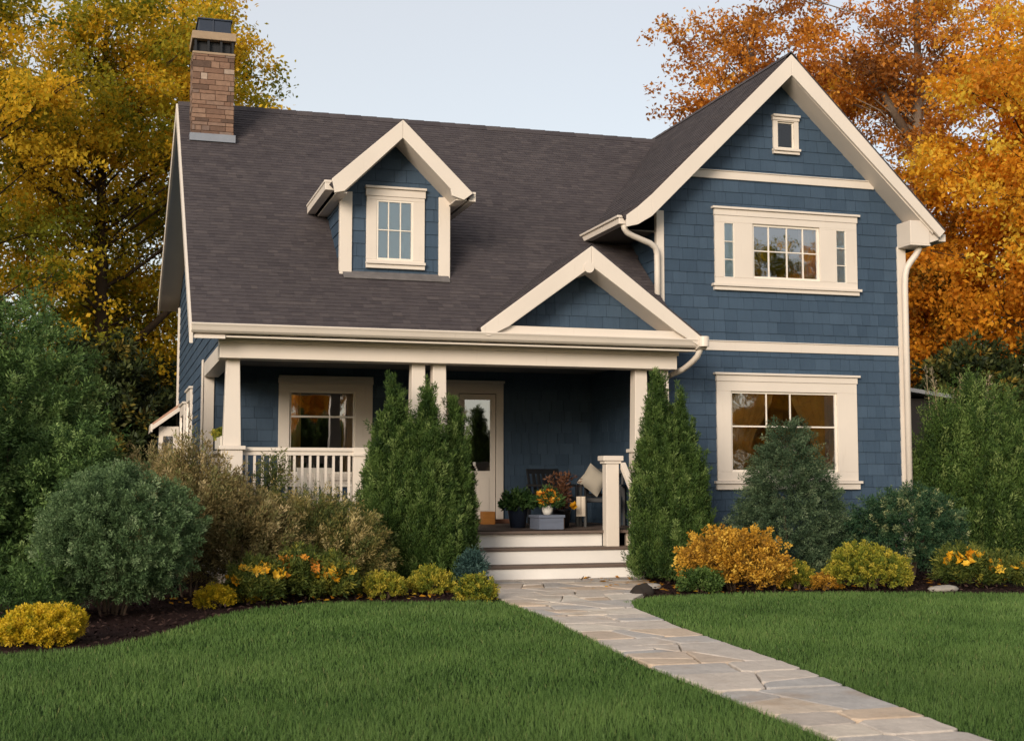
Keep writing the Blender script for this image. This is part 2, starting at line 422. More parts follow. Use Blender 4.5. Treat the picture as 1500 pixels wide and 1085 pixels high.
# main roof: eave y 16.9 z 3.29, ridge y 22.35 z 7.62
EY, EZ, RY, RZ = 16.9, 3.29, 22.35, 7.62
sl_len = math.hypot(RY-EY, RZ-EZ); sv = ((0), (RY-EY)/sl_len, (RZ-EZ)/sl_len)
def on_main(y): return EZ + (RZ-EZ)*(y-EY)/(RY-EY)
def vmain(y): return (y-EY)/(RY-EY)*sl_len
RK = dict(expo=.092, wr=(.07,.20), thick=.007, jit=.003, gap=.001)
mr = MB()
shingles(mr, (0,EY,EZ), RX, sv, [(.93,-.03),(4.70,-.03),(4.70,sl_len),(.93,sl_len)], seed=1, **RK)
shingles(mr, (0,EY,EZ), RX, sv, [(4.70,-.03),(6.215,vmain(18.33)),(6.215,sl_len),(4.70,sl_len)], seed=1, **RK)
shingles(mr, (0,EY,EZ), RX, sv, [(6.215,vmain(18.33)),(7.66,vmain(17.0)),(7.66,sl_len),(6.215,sl_len)], seed=1, **RK)
shingles(mr, (0,EY,EZ), RX, sv, [(7.66,vmain(18.7)),(9.68,vmain(21.95)),(9.68,sl_len),(7.66,sl_len)], seed=1, **RK)
bl = math.hypot(29.6-RY, 5.2-RZ)
shingles(mr, (0,29.6,5.2), (-1,0,0), (0,-(29.6-RY)/bl, (RZ-5.2)/bl), [(-9.68,0),(-.93,0),(-.93,bl),(-9.68,bl)], seed=4, **RK)
roof = hb('roof', ROOF, mr)
rc = MB()
x = .93
while x < 9.6:                            # ridge caps
    x2 = min(9.68, x+.28); rc.solid([(x,RY-.13,RZ-.09),(x2,RY-.13,RZ-.085),(x2,RY,RZ+.03),(x,RY,RZ+.022)], [(x,RY+.13,RZ-.04),(x2,RY+.13,RZ-.036),(x2,RY+.02,RZ+.026),(x,RY+.02,RZ+.02)], random.Random(int(x*100)).random()); x = x2
hb('ridge_cap', ROOF, rc, parent=roof)
# main rake boards, soffit at the left end
rk = MB()
rk.yz([(EY-.02,EZ-.24),(EY-.02,EZ-.02),(RY,RZ-.02),(RY,RZ-.26)], .90, .945)
rk.yz([(RY+.003,RZ-.02),(29.6,5.18),(29.6,4.92),(RY+.003,RZ-.26)], .90, .945)
hb('bargeboard', TRIM, rk, .006)
sf = MB()
sf.yz([(EY,EZ-.14),(RY,RZ-.16),(RY,RZ-.19),(EY,EZ-.17)], .946, 1.34)
sf.yz([(RY,RZ-.16),(29.6,5.04),(29.6,5.01),(RY,RZ-.19)], .946, 1.34)
sf.box(.946, 7.85, 16.93, 17.36, 3.165, 3.18)
hb('soffit', TRIM, sf)

# walls
LW = MB()
shingles(LW, (1.35,0,0), (0,-1,0), UP, [(-29,0),(-20.9,0),(-20.9,6.25),(-22.35,7.42),(-29,5.2)][::1], holes=[(-24.9,-23.9,1.3,2.75),(-27.2,-26.0,1.0,2.6)], seed=21)
shingles(LW, (1.35,0,0), (0,-1,0), UP, [(-20.9,3.15),(-17.36,3.15),(-17.36,3.48),(-20.9,6.28)], seed=21)
hb('wall', BLUE, LW)
PW = MB()
shingles(PW, (0,PB,0), RX, UP, [(1.35,.6),(7.7,.6),(7.7,3.3),(1.35,3.3)], holes=[(2.66,3.70,1.45,2.75),(5.40,6.03,.65,2.76)], seed=22)
hb('wall', BLUE, PW)
WW = MB()
H_UP = [(9.232,10.375,4.39,5.225),(8.755,8.92,4.385,5.215),(10.657,10.825,4.38,5.20)]
H_LO = [(8.835,10.625,1.475,2.675)]
H_SM = [(9.686,9.968,6.43,6.845)]
shingles(WW, (0,WF,0), RX, UP, [(7.7,0),(11.85,0),(11.85,5.42),(9.76,7.50),(7.7,5.44)], holes=H_UP+H_LO+H_SM, seed=23)
hb('wall', BLUE, WW)
CW = MB()
shingles(CW, (7.7,0,0), (0,-1,0), UP, [(-27.2,0),(-18,0),(-18,5.4),(-27.2,5.4)], seed=24)
hb('wall', BLUE, CW)
EW = MB()
shingles(EW, (11.85,0,0), (0,1,0), UP, [(18,0),(27.2,0),(27.2,5.4),(18,5.4)], seed=25)
hb('wall', BLUE, EW)
BW = MB(); BW.box(1.4, 7.65, 28.9, 29, 0, 5.2); BW.xz([(7.75,0),(11.8,0),(11.8,5.4),(9.75,7.4),(7.75,5.4)], 27.1, 27.2); BW.box(7.62,7.72,27.2,29,0,5.2)
hb('wall', BLUE, BW)

# wing roof (left side kicks out at the eave)
WYF, WYB = 17.60, 27.5
WL = [(9.72,7.80),(7.42,5.51),(7.20,5.315),(6.98,5.165)]
wr = MB()
for i in range(3):
    (xa, za), (xb, zb) = WL[i], WL[i+1]; L = math.hypot(xa-xb, za-zb)
    shingles(wr, (xb,0,zb), (0,-1,0), ((xa-xb)/L,0,(za-zb)/L), [(-WYB,-.02 if i == 2 else 0),(-WYF+.04,-.02 if i == 2 else 0),(-WYF+.04,L),(-WYB,L)], seed=30+i, v0=0, **RK)
L = math.hypot(12.34-9.72, 7.80-5.23)
shingles(wr, (12.34,0,5.23), (0,1,0), (-(12.34-9.72)/L,0,(7.80-5.23)/L), [(WYF-.04,-.02),(WYB,-.02),(WYB,L),(WYF-.04,L)], seed=35, **RK)
wroof = hb('roof', ROOF, wr)
rc = MB(); y = WYF-.04
while y < WYB-.01:
    y2 = min(WYB, y+.28); rc.solid([(9.72-.12,y,7.71),(9.72-.12,y2,7.705),(9.72,y2,7.82),(9.72,y,7.826)], [(9.72+.12,y,7.71),(9.72+.12,y2,7.705),(9.722,y2,7.815),(9.722,y,7.82)], random.Random(int(y*100)).random()); y = y2
hb('ridge_cap', ROOF, rc, parent=wroof)
OFF = .32
top = [(9.72,7.77),(7.42,5.48),(7.20,5.285),(7.02,5.15)]
b = MB()
for i in range(3):
    (xa, za), (xb, zb) = top[i], top[i+1]
    oa = OFF; ob = OFF if i < 1 else (.26 if i == 1 else .17)
    if i == 2: oa = .26
    b.xz([(xb,zb-ob),(xa,za-oa),(xa,za),(xb,zb)], WYF-.05, WYF)
hb('bargeboard', TRIM, b, .004)
b = MB(); b.xz([(9.722,7.77-OFF),(12.24,5.295-.19),(12.335,5.20),(9.722,7.77)], WYF-.05, WYF); hb('bargeboard', TRIM, b, .006)
s2 = MB()                                  # soffits behind the wing barge
s2.xz([(7.42,5.48-OFF),(9.72,7.77-OFF),(9.72,7.77-OFF+.03),(7.42,5.48-OFF+.03)], WYF, WF+.05)
s2.xz([(12.15,5.36-.20),(12.15,5.36-.17),(9.722,7.77-OFF+.03),(9.722,7.77-OFF)], WYF, WF+.05)
hb('soffit', TRIM, s2)
s3 = MB(); s3.box(7.06, 7.66, WF+.02, 20.2, 5.02, 5.04); s3.box(11.87, 12.22, WF-.02, WYB, 5.0, 5.02)
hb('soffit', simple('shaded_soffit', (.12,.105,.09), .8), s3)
# eave return box, right
rb = MB(); rb.box(11.76, 12.10, 17.62, 18.0, 5.0, 5.36); rb.box(11.75, 12.11, 17.61, 18.0, 4.97, 5.0); rb.xz([(12.10,5.02),(12.28,5.08),(12.28,5.22),(12.10,5.36)], 17.64, 18.0)
hb('eave_return', TRIM, rb, .008)
g = MB(); g.box(6.93, 7.05, 17.62, 20.1, 5.03, 5.15); g.box(6.90, 7.05, 17.60, 20.1, 5.12, 5.155); hb('gutter', TRIM, g, .008)
g = MB(); g.box(12.30, 12.42, 17.66, WYB, 5.06, 5.18); hb('gutter', TRIM, g, .008)

# trim boards on the wing
for (z0, z1, x0, x1) in ((5.885,6.0,8.17,11.35), (3.28,3.415,7.83,11.72)):
    b = MB(); b.box(x0, x1, WF-.035, WF, z0, z1); b.box(x0, x1, WF-.05, WF, z1, z1+.015); hb('belt_board', TRIM, b, .004)
for (x0, x1, z1) in ((7.66,7.78,5.34), (11.74,11.89,5.0)):
    b = MB(); b.box(x0, x1, WF-.04, WF+.05, 0, z1); hb('corner_board', TRIM, b, .005)
def downspout(path, r=.045):
    P = [Vector(p) for p in path]; pts = []
    for i, p in enumerate(P):                     # round the elbows
        if 0 < i < len(P)-1:
            a = p + (P[i-1]-p)*min(.45, .14/(P[i-1]-p).length); c = p + (P[i+1]-p)*min(.45, .14/(P[i+1]-p).length)
            pts += [a, (a+2*p+c)/4, c]
        else: pts.append(p)
    m = MB(); m.tube(pts, r, 10); return hb('downspout', TRIM, m, smooth=True)
downspout([(7.02,17.68,5.06),(7.06,17.70,4.92),(7.62,17.86,4.78),(7.64,17.9,4.55),(7.64,17.9,3.75)])
downspout([(12.0,17.75,4.98),(11.98,17.80,4.86),(11.83,17.88,4.66),(11.82,17.9,4.4),(11.82,17.9,.15)], .05)
downspout([(7.86,16.90,3.24),(7.84,16.93,3.08),(7.78,17.30,2.92),(7.70,17.82,2.84),(7.72,17.88,2.6),(7.72,17.88,.2)], .042)

# windows
def wavy(mb, x0, x1, y, z0, z1, n=14, amp=.02, seed=0, pinch=None):
    rng = random.Random(seed); c = []
    for k in range(n+1):
        f = k/n; c.append((x0+(x1-x0)*f, y+amp*math.sin(k*2.4+rng.random())))
    zs = [z0+(z1-z0)*j/6 for j in range(7)]
    for (xa, ya), (xb, yb) in zip(c, c[1:]):
        for za, zb in zip(zs, zs[1:]):
            def q(x, z):
                if pinch is None: return x
                f = (z-z0)/(z1-z0); k = 1 - pinch[1]*math.exp(-((f-.35)/.35)**2) if f < 1 else 1
                return pinch[0] + (x-pinch[0])*k
            mb.face([(q(xa,za),ya,za),(q(xb,za),yb,za),(q(xb,zb),yb,zb),(q(xa,zb),ya,zb)])
def room_box(x0, x1, y0, y1, z0, z1, m, parent):
    r = MB(); a = [(x0,z0),(x1,z0),(x1,z1),(x0,z1)]
    for i in range(4):
        (p, q), (s, t) = a[i], a[(i+1)%4]; r.face([(p,y0,q),(p,y1,q),(s,y1,t),(s,y0,t)])
    r.face([(p,y1,q) for p, q in a]); return r.build('room', m, parent)
def window(Y, outer, opens, head=.045, sill=.05, crown=.10, apron=.12, label=None, room=None, depth=1.3, fy=.045, sash=.04):
    x0, x1, z0, z1 = outer
    f = MB()
    for (a, c, d, e) in sub_rects((x0, x1, z0+apron, z1-crown), opens): f.box(a, c, Y-fy, Y+.03, d, e)
    f.box(x0-.01, x1+.01, Y-fy-.012, Y+.02, z1-crown+.002, z1-.035); f.box(x0-head, x1+head, Y-fy-.045, Y+.02, z1-.033, z1)
    f.box(x0-sill, x1+sill, Y-fy-.05, Y+.02, z0+apron-.042, z0+apron-.003); f.box(x0-sill*.4, x1+sill*.4, Y-fy-.018, Y+.02, z0, z0+apron-.044)
    w = hb('window', TRIM, f, .004)
    if label: w['label'] = label
    return w
LOGLASS = m_glass('low_gloss_glass', .10)
def sashes(w, Y, o, vs, hs, t=.016, fw=.035, gm=None):
    x0, x1, z0, z1 = o; s = MB(); A, B_ = Y-.012, Y+.022
    s.box(x0, x0+fw, A, B_, z0, z1); s.box(x1-fw, x1, A, B_, z0, z1); s.box(x0+fw, x1-fw, A, B_, z0, z0+fw); s.box(x0+fw, x1-fw, A, B_, z1-fw, z1)
    xs = [x0+(x1-x0)*v for v in vs]; zs = [z0+(z1-z0)*h if isinstance(h, float) else h[0] for h in hs]
    for x in xs: s.box(x-t/2, x+t/2, A+.004, B_-.004, z0+fw, z1-fw)
    for z in zs: s.box(x0+fw, x1-fw, A+.006, B_-.006, z-t/2, z+t/2)
    s.build('sash', MUNT, w)
    g = MB(); g.face([(x0+.01,Y+.008,z0+.01),(x1-.01,Y+.008,z0+.01),(x1-.01,Y+.008,z1-.01),(x0+.01,Y+.008,z1-.01)]); g.build('pane', gm or GLASS, w)
w = window(WF, (8.605,11.02,4.19,5.455), H_UP, crown=.13, apron=.10, label='wide upper window with two narrow side lights')
sashes(w, WF, H_UP[0], (.25,.52,.76), (.51,)); sashes(w, WF-.03, H_UP[1], (), (.33,.66), .012, .008, LOGLASS); sashes(w, WF-.03, H_UP[2], (), (.33,.66), .012, .008, LOGLASS)
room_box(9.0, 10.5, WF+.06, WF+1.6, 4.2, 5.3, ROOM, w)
for o in H_UP[1:]:
    c = MB(); wavy(c, o[0], o[1], WF-.014, o[2]-.0, o[3]+.0, 5, .001); c.build('reflection_sheet', REFL_SHEET, w)  # added sheet, sky reflection painted behind the side lights
c = MB(); wavy(c, 10.12, 10.42, WF+.14, 4.3, 5.28, 10, .02); c.build('curtain', CURT, w)
w = window(WF, (8.607,10.965,1.21,2.95), H_LO, crown=.13, apron=.13, label='large ground floor window with tied drapes')
sashes(w, WF, H_LO[0], (), (.565,), .022, .03)
for xx in (9.43, 9.83): m_ = MB(); m_.box(xx,xx+.016,WF-.006,WF+.018,2.15,2.645); m_.build('muntin', MUNT, w)
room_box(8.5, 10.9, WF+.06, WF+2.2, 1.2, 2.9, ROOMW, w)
c = MB(); wavy(c, 8.82, 9.60, WF+.045, 1.4, 2.72, 18, .014, 1, (8.82,.50)); c.build('drape', DRAPE, w)
c = MB(); wavy(c, 9.86, 10.62, WF+.045, 1.4, 2.72, 18, .014, 2, (10.62,.50)); c.build('drape', DRAPE, w)
c = MB(); wavy(c, 10.44, 10.62, WF+.028, 1.4, 2.72, 8, .006, 5); c.build('curtain', CURT, w)
w = window(WF, (9.61,10.045,6.335,6.945), H_SM, crown=.085, apron=.085, head=.015, sill=.01, label='small square attic window under the gable peak')
sashes(w, WF, H_SM[0], (), (), fw=.02, gm=m_glass('attic_glass', .0)); room_box(9.6, 10.05, WF+.06, WF+.7, 6.35, 6.92, ROOM, w)
OP = (2.66,3.70,1.45,2.75)
w = window(PB, (2.49,3.975,1.25,2.985), [OP], crown=.12, apron=.14, head=.0, label='sash window behind the porch railing')
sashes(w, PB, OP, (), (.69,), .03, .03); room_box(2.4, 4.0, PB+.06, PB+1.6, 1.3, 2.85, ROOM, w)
for xx in (2.64, 3.52): c = MB(); wavy(c, xx, xx+.22, PB+.13, 1.4, 2.8, 9, .02); c.build('curtain', DRAPE, w)
# windows on the left side wall
for (ya, yb, za, zb) in ((23.9,24.9,1.3,2.75),(26.0,27.2,1.0,2.6)):
    f = MB(); X = 1.35
    for (p, q, r, s) in sub_rects((ya-.16, yb+.16, za-.14, zb+.2), [(ya, yb, za, zb)]): f.box(X-.05, X+.03, p, q, r, s)
    f.box(X-.08, X+.02, ya-.2, yb+.2, zb+.2, zb+.235); w = hb('window', TRIM, f, .004)
    s = MB(); s.box(X-.01, X+.02, ya, yb, (za+zb)/2-.02, (za+zb)/2+.02); s.box(X-.008, X+.018, (ya+yb)/2-.012, (ya+yb)/2+.012, za, zb); s.build('sash', MUNT, w)
    g = MB(); g.face([(X+.008,ya,za),(X+.008,yb,za),(X+.008,yb,zb),(X+.008,ya,zb)]); g.build('pane', GLASS, w)
    r = MB(); r.box(X+.4, X+.5, ya-.2, yb+.2, za-.2, zb+.2); r.build('room', ROOM, w)
b = MB(); b.box(1.33, 1.50, PB-.04, PB+.02, .6, 3.2); b.box(1.31, 1.35, PB-.04, PB+.12, .0, 3.2); hb('corner_board', TRIM, b, .004)
b = MB(); b.box(1.30, 1.35, 28.85, 29.02, 0, 5.0); hb('corner_board', TRIM, b, .004)

# dormer
DY, DX = 18.06, 3.735
dm = MB()
OD = (3.47,3.985,4.41,5.25)
shingles(dm, (0,DY,0), RX, UP, [(2.99,4.12),(4.49,4.12),(4.49,5.32),(DX,6.06),(2.99,5.32)], holes=[OD], seed=41)
shingles(dm, (2.99,0,0), (0,-1,0), UP, [(-19.7,5.36),(-18.06,4.10),(-18.06,5.36)], seed=42)
shingles(dm, (4.49,0,0), (0,1,0), UP, [(18.06,4.10),(19.7,5.36),(18.06,5.36)], seed=43)
dorm = hb('dormer', BLUE, dm)
dr_ = MB(); DT = 6.30; DYF = 17.60; DYB = 20.75
L = math.hypot(.98, .96)
shingles(dr_, (DX-.98,0,DT-.96), (0,-1,0), (.98/L,0,.96/L), [(-DYB,-.02),(-DYF+.03,-.02),(-DYF+.03,L),(-DYB,L)], seed=44, **RK)
shingles(dr_, (DX+1.0,0,DT-.98), (0,1,0), (-1.0/math.hypot(1,.98),0,.98/math.hypot(1,.98)), [(DYF-.03,-.02),(DYB,-.02),(DYB,math.hypot(1,.98)),(DYF-.03,math.hypot(1,.98))], seed=45, **RK)
dr_.build('dormer_roof', ROOF, dorm)
b = MB()
b.xz([(DX-.93,5.21),(DX-.80,5.24),(DX,6.03),(DX,6.285),(DX-.97,5.40)], DYF-.05, DYF); b.build('bargeboard', TRIM, dorm, .006)
b = MB()
b.xz([(DX+.003,6.03),(DX+.68,5.36),(DX+.70,5.27),(DX+.87,5.22),(DX+1.0,5.32),(DX+.003,6.285)], DYF-.05, DYF); b.build('bargeboard', TRIM, dorm, .006)
b = MB()
b.xz([(DX-.80,5.24),(DX,6.03),(DX,6.06),(DX-.80,5.27)], DYF, DY+.02); b.xz([(DX+.80,5.245),(DX+.80,5.275),(DX+.003,6.06),(DX+.003,6.03)], DYF, DY+.02)
b.box(DX-.90, 2.98, DYF, 19.3, 5.22, 5.24); b.box(4.50, DX+.92, DYF+.002, 19.3, 5.22, 5.24)
b.build('soffit', TRIM, dorm)
for (xa, xb, zz) in ((DX-1.05,DX-.93,5.26),(DX+.96,DX+1.06,5.22)):
    g = MB(); g.box(xa, xb, DYF+.03, 19.35, zz, zz+.12); g.box(xa-.012, xb, DYF+.02, 19.35, zz+.10, zz+.135); g.build('gutter', TRIM, dorm, .006)
for (xa, xb) in ((2.955,3.125),(4.36,4.525)):
    b = MB(); b.box(xa, xb, DY-.045, DY+.06, 4.16, 5.34); b.build('corner_board', TRIM, dorm, .005)
b = MB(); b.solid([(3.0,DY-.16,4.135),(4.5,DY-.16,4.135),(4.5,DY-.02,4.235),(3.0,DY-.02,4.235)],[(3.0,DY-.16,4.115),(4.5,DY-.16,4.115),(4.5,DY-.02,4.2),(3.0,DY-.02,4.2)]); b.build('flashing', simple('weathered_flashing', (.13,.12,.12), .8, .4, 9), dorm)
w = window(DY, (3.325,4.155,4.285,5.44), [OD], crown=.14, apron=.10, head=.02, sill=.006, label='dormer window with six panes and painted pale blue sky reflections')
sashes(w, DY-.025, OD, (.33,.66), (.50,), .014, .024, LOGLASS)
c = MB(); wavy(c, OD[0], OD[1], DY-.008, OD[2], OD[3], 8, .001); c.build('reflection_sheet', REFL_SHEET, w)  # added sheet coloured like sky mirrored in the dormer panes

# porch gable
PA = (6.215, 4.545); PL = (4.64, 3.345); PR = (7.84, 3.335); PYF = 16.86
pr = MB()
L = math.hypot(PA[0]-PL[0], PA[1]-PL[1]); shingles(pr, (PL[0],0,PL[1]+.02), (0,-1,0), ((PA[0]-PL[0])/L,0,(PA[1]-PL[1])/L), [(-18.6,-.02),(-PYF+.03,-.02),(-PYF+.03,L),(-18.6,L)], seed=51, **RK)
L = math.hypot(PA[0]-PR[0], PA[1]-PR[1]); shingles(pr, (PR[0],0,PR[1]+.02), (0,1,0), ((PA[0]-PR[0])/L,0,(PA[1]-PR[1])/L), [(PYF-.03,-.02),(17.99,-.02),(17.99,L),(PYF-.03,L)], seed=52, **RK)
shingles(pr, (PR[0],0,PR[1]+.02), (0,1,0), ((PA[0]-PR[0])/L,0,(PA[1]-PR[1])/L), [(17.99,.2),(18.7,.2),(18.7,L),(17.99,L)], seed=52, **RK)
pgr = hb('roof', ROOF, pr)
pb = MB(); pb.xz([(4.76,3.25),(5.03,3.385),(PA[0],4.25),(PA[0],4.535),(4.645,3.36),(4.67,3.27)], PYF-.05, PYF); hb('bargeboard', TRIM, pb, .008)
pb = MB(); pb.xz([(PA[0]+.003,4.25),(7.45,3.40),(7.84,3.18),(7.88,3.30),(PA[0]+.003,4.535)], PYF-.05, PYF); hb('bargeboard', TRIM, pb, .008)
pb = MB(); pb.tube([(6.17,16.80,4.235),(6.17,17.35,4.235)], .075, 14); hb('ridge_beam', TRIM, pb)
ps = MB(); ps.xz([(5.03,3.385),(PA[0],4.25),(PA[0],4.28),(5.03,3.415)], PYF, 17.32); ps.xz([(7.45,3.40),(7.45,3.43),(PA[0]+.003,4.28),(PA[0]+.003,4.25)], PYF, 17.32); hb('soffit', TRIM, ps)
pt = MB(); shingles(pt, (0,17.3,0), RX, UP, [(4.8,3.2),(7.8,3.2),(6.25,4.42)], seed=53, expo=.165); hb('gable_wall', BLUE, pt)
pk = MB(); pk.box(5.03, 7.46, 16.9, 17.28, 3.31, 3.40); pk.xz([(4.86,3.31),(7.70,3.31),(7.52,3.41),(5.0,3.41)], 16.88, 16.9-.001); hb('base_board', TRIM, pk, .004)
# gutter along the porch
g = MB(); prof = [(16.84,3.215),(16.82,3.26),(16.80,3.29),(16.80,3.305),(16.97,3.305),(16.97,3.19),(16.87,3.19)]
g.solid([(.92,y,z) for y, z in prof], [(7.80,y,z) for y, z in prof]); hb('gutter', TRIM, g, .004)
g = MB(); g.tube([(7.78,16.88,3.25),(7.92,16.88,3.25)], .085, 16); g.tube([(7.86,16.80,3.34),(7.86,16.80,3.20)], .075, 14); hb('gutter_end', TRIM, g)
b = MB(); b.box(.92, 7.8, 16.93, 16.965, 3.14, 3.19); b.box(1.30, 7.64, 17.22, 17.56, 2.91, 3.165); b.box(1.28, 7.66, 17.19, 17.218, 3.10, 3.163); b.box(1.34, 1.56, 17.56, PB-.06, 2.93, 3.15)
hb('beam', TRIM, b, .006)
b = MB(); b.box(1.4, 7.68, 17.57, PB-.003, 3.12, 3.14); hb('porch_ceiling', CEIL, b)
# porch floor, posts, railing, steps
b = MB(); y = 17.52
while y < PB-.02: b.box(1.3, 7.68, y, y+.105, .615, .652, random.random()); y += .11
hb('porch_floor', TREAD, b)
b = MB(); b.box(1.32, 4.72, 17.6, 17.66, .08, .615); b.box(1.32,1.38,17.66,PB,.08,.615); SKIRT = simple('skirt_paint', (.45,.38,.31), .6); hb('porch_skirt', SKIRT, b); b = MB(); b.box(7.0, 7.68, 17.6, 17.66, .08, .615); hb('porch_skirt', SKIRT, b)
def post(cx, w0, w1, wp, zped=1.79):
    b = MB(); b.tbox(cx, 17.47, w0, w1, zped, 2.908); o = hb('porch_post', TRIM, b, .006)
    q = MB(); q.tbox(cx, 17.47, wp, wp*.94, .05, zped-.05); q.tbox(cx, 17.47, wp+.05, wp+.05, zped-.05, zped); q.build('pedestal', TRIM, o, .008)
for cx in (3.935, 4.225, 7.155, 7.485): post(cx, .21, .18, .24)
post(1.485, .225, .17, .29)
def railing(x0, x1, y, nb, bal=True, zt=1.775):
    b = MB(); b.box(x0, x1, y-.055, y+.055, zt-.045, zt); b.box(x0, x1, y-.03, y+.03, zt-.10, zt-.045)
    o = hb('railing', TRIM, b); b = MB(); b.box(x0, x1, y-.035, y+.035, .79, .87); b.build('bottom_rail', TRIM, o, .005)
    for k in range(nb):
        c = x0 + (x1-x0)*(k+.5)/nb; q = MB(); q.box(c-.016, c+.016, y-.016, y+.016, .872, zt-.102); q.build('baluster', TRIM, o)
railing(1.63, 3.07, 17.47, 14); railing(3.30, 3.81, 17.47, 5)
b = MB(); b.box(3.07, 3.30, 17.40, 17.54, .655, 1.78); b.box(3.05, 3.32, 17.38, 17.56, 1.665, 1.70); hb('newel_post', TRIM, b, .005)
b = MB(); b.box(1.44, 1.55, 17.62, PB-.1, 1.73, 1.775); o = hb('railing', TRIM, b, .005); b = MB(); b.box(1.46, 1.53, 17.62, PB-.1, .79, .87); b.build('bottom_rail', TRIM, o, .005)
for k in range(24): q = MB(); c = 17.75+k*.13; q.box(1.479,1.511,c-.016,c+.016,.872,1.728); q.build('baluster', TRIM, o)
ST = [(4.70,6.66,17.58,.652),(4.70,7.02,17.29,.435),(4.70,7.05,17.0,.218)]
for i, (x0, x1, y, z) in enumerate(ST):
    b = MB(); b.box(x0+.02, x1-.02, y+.03, y+.06, .0, z-.045); o = hb('step', STEPW, b, .003)
    q = MB(); q.box(x0, x1, y, y+.30, z-.043, z, .4); q.build('tread', TREAD, o, .008)
b = MB(); b.box(4.70, 7.05, 16.98, 17.03, .0, .03); hb('step_base', TREAD, b)
b = MB(); b.box(6.63, 6.82, 17.40, 17.56, .40, 1.62); b.box(6.575, 6.875, 17.36, 17.60, 1.62, 1.69); b.box(6.60,6.85,17.38,17.58,1.58,1.618); hb('newel_post', TRIM, b, .008)
b = MB(); b.yz([(17.40,1.50),(17.40,1.60),(16.86,1.10),(16.86,1.0)], 6.84, 6.92); b.box(6.83, 6.93, 16.76, 16.86, .02, 1.12); hb('stair_rail', TRIM, b, .006)
# door
D0 = (5.40,6.03,.65,2.76)
f = MB()
for q in sub_rects((5.19,6.15,.655,2.93), [D0]): f.box(q[0], q[1], PB-.05, PB+.02, q[2], q[3])
f.box(5.17, 6.17, PB-.07, PB+.02, 2.933, 2.97); door = hb('door_frame', TRIM, f, .004)
d = MB(); GL = (5.50,5.935,1.50,2.66)
for q in sub_rects((5.41,6.02,.70,2.75), [GL]): d.box(q[0], q[1], PB-.02, PB+.025, q[2], q[3])
d.box(5.52,5.915,PB-.028,PB-.018,.85,1.38); dd = hb('door', TRIM, d, .004)
g = MB(); g.face([(GL[0],PB,GL[2]),(GL[1],PB,GL[2]),(GL[1],PB,GL[3]),(GL[0],PB,GL[3])]); g.build('pane', GLASS, dd)
g = MB(); g.tube([(5.46,PB-.02,1.28),(5.46,PB-.07,1.28),(5.54,PB-.07,1.28)], .012, 8); g.build('handle', DARKW, dd)
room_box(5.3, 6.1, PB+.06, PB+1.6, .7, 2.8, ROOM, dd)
g = MB(); g.box(5.19, 6.22, PB-.16, PB-.05, .655, .72); hb('threshold', simple('brick_threshold', (.22,.10,.06), .8), g)
# chimney with brick courses, open band, cap and flue box
cx0, cx1, cyf, cyb = 1.10, 1.75, 21.2, 21.9
ch = MB(); ch.box(cx0+.012, cx1-.012, cyf+.012, cyb-.012, 6.3, 8.14, .12)
rng = random.Random(4); z = 6.55; r = 0
while z < 8.10:
    hh = rng.choice((.06,.07,.085,.11)); zt = min(8.13, z+hh)
    for (side, a0, a1) in (('f',cx0,cx1),('b',cx0,cx1),('l',cyf,cyb),('r',cyf,cyb)):
        u = a0 - (.11 if r % 2 else 0)
        while u < a1-.005:
            wdt = rng.uniform(.10,.34); p, q = max(a0,u)+.005, min(a1,u+wdt)-.005; u += wdt
            if q-p < .02: continue
            t = min(1,max(0,rng.gauss(.45,.28))); e = rng.uniform(-.004,.005)
            if side == 'f': ch.box(p, q, cyf-e, cyf+.02, z+.005, zt-.005, t)
            elif side == 'b': ch.box(p, q, cyb-.02, cyb+e, z+.005, zt-.005, t)
            elif side == 'l': ch.box(cx0-e, cx0+.02, p, q, z+.005, zt-.005, t)
            else: ch.box(cx1-.02, cx1+e, p, q, z+.005, zt-.005, t)
    z += hh; r += 1
chim = hb('chimney', BRICK, ch)
b = MB(); b.box(cx0-.03, cx1+.03, cyf-.06, cyb+.03, 6.70, 6.82); b.box(cx0-.025,cx1+.025,cyf-.02,cyb+.02,6.2,6.72); b.build('flashing', FLASH, chim)
b = MB()
for (p, q) in ((cx0+.02,cyf+.02),(1.32,cyf+.02),(1.52,cyf+.02),(cx1-.05,cyf+.02),(cx0+.02,cyb-.05),(cx1-.05,cyb-.05),(cx0+.02,21.5),(cx1-.05,21.5)): b.box(p, p+.035, q, q+.035, 8.14, 8.36)
b.box(cx0+.06,cx1-.06,cyf+.10,cyb-.06,8.142,8.35); b.build('vent_band', DARKW, chim)
b = MB(); b.box(cx0-.02, cx1+.02, cyf-.02, cyb+.02, 8.36, 8.49); b.box(cx0-.01, cx1+.01, cyf-.01, cyb+.01, 8.12, 8.16); b.build('chimney_cap', TAN, chim, .01)
b = MB(); b.box(1.18, 1.69, cyf+.05, cyb-.06, 8.49, 8.70); b.box(1.40,1.42,cyf+.035,cyf+.05,8.50,8.70); b.box(1.16,1.71,cyf+.03,cyb-.04,8.70,8.725); b.build('flue', NAVY, chim, .006)
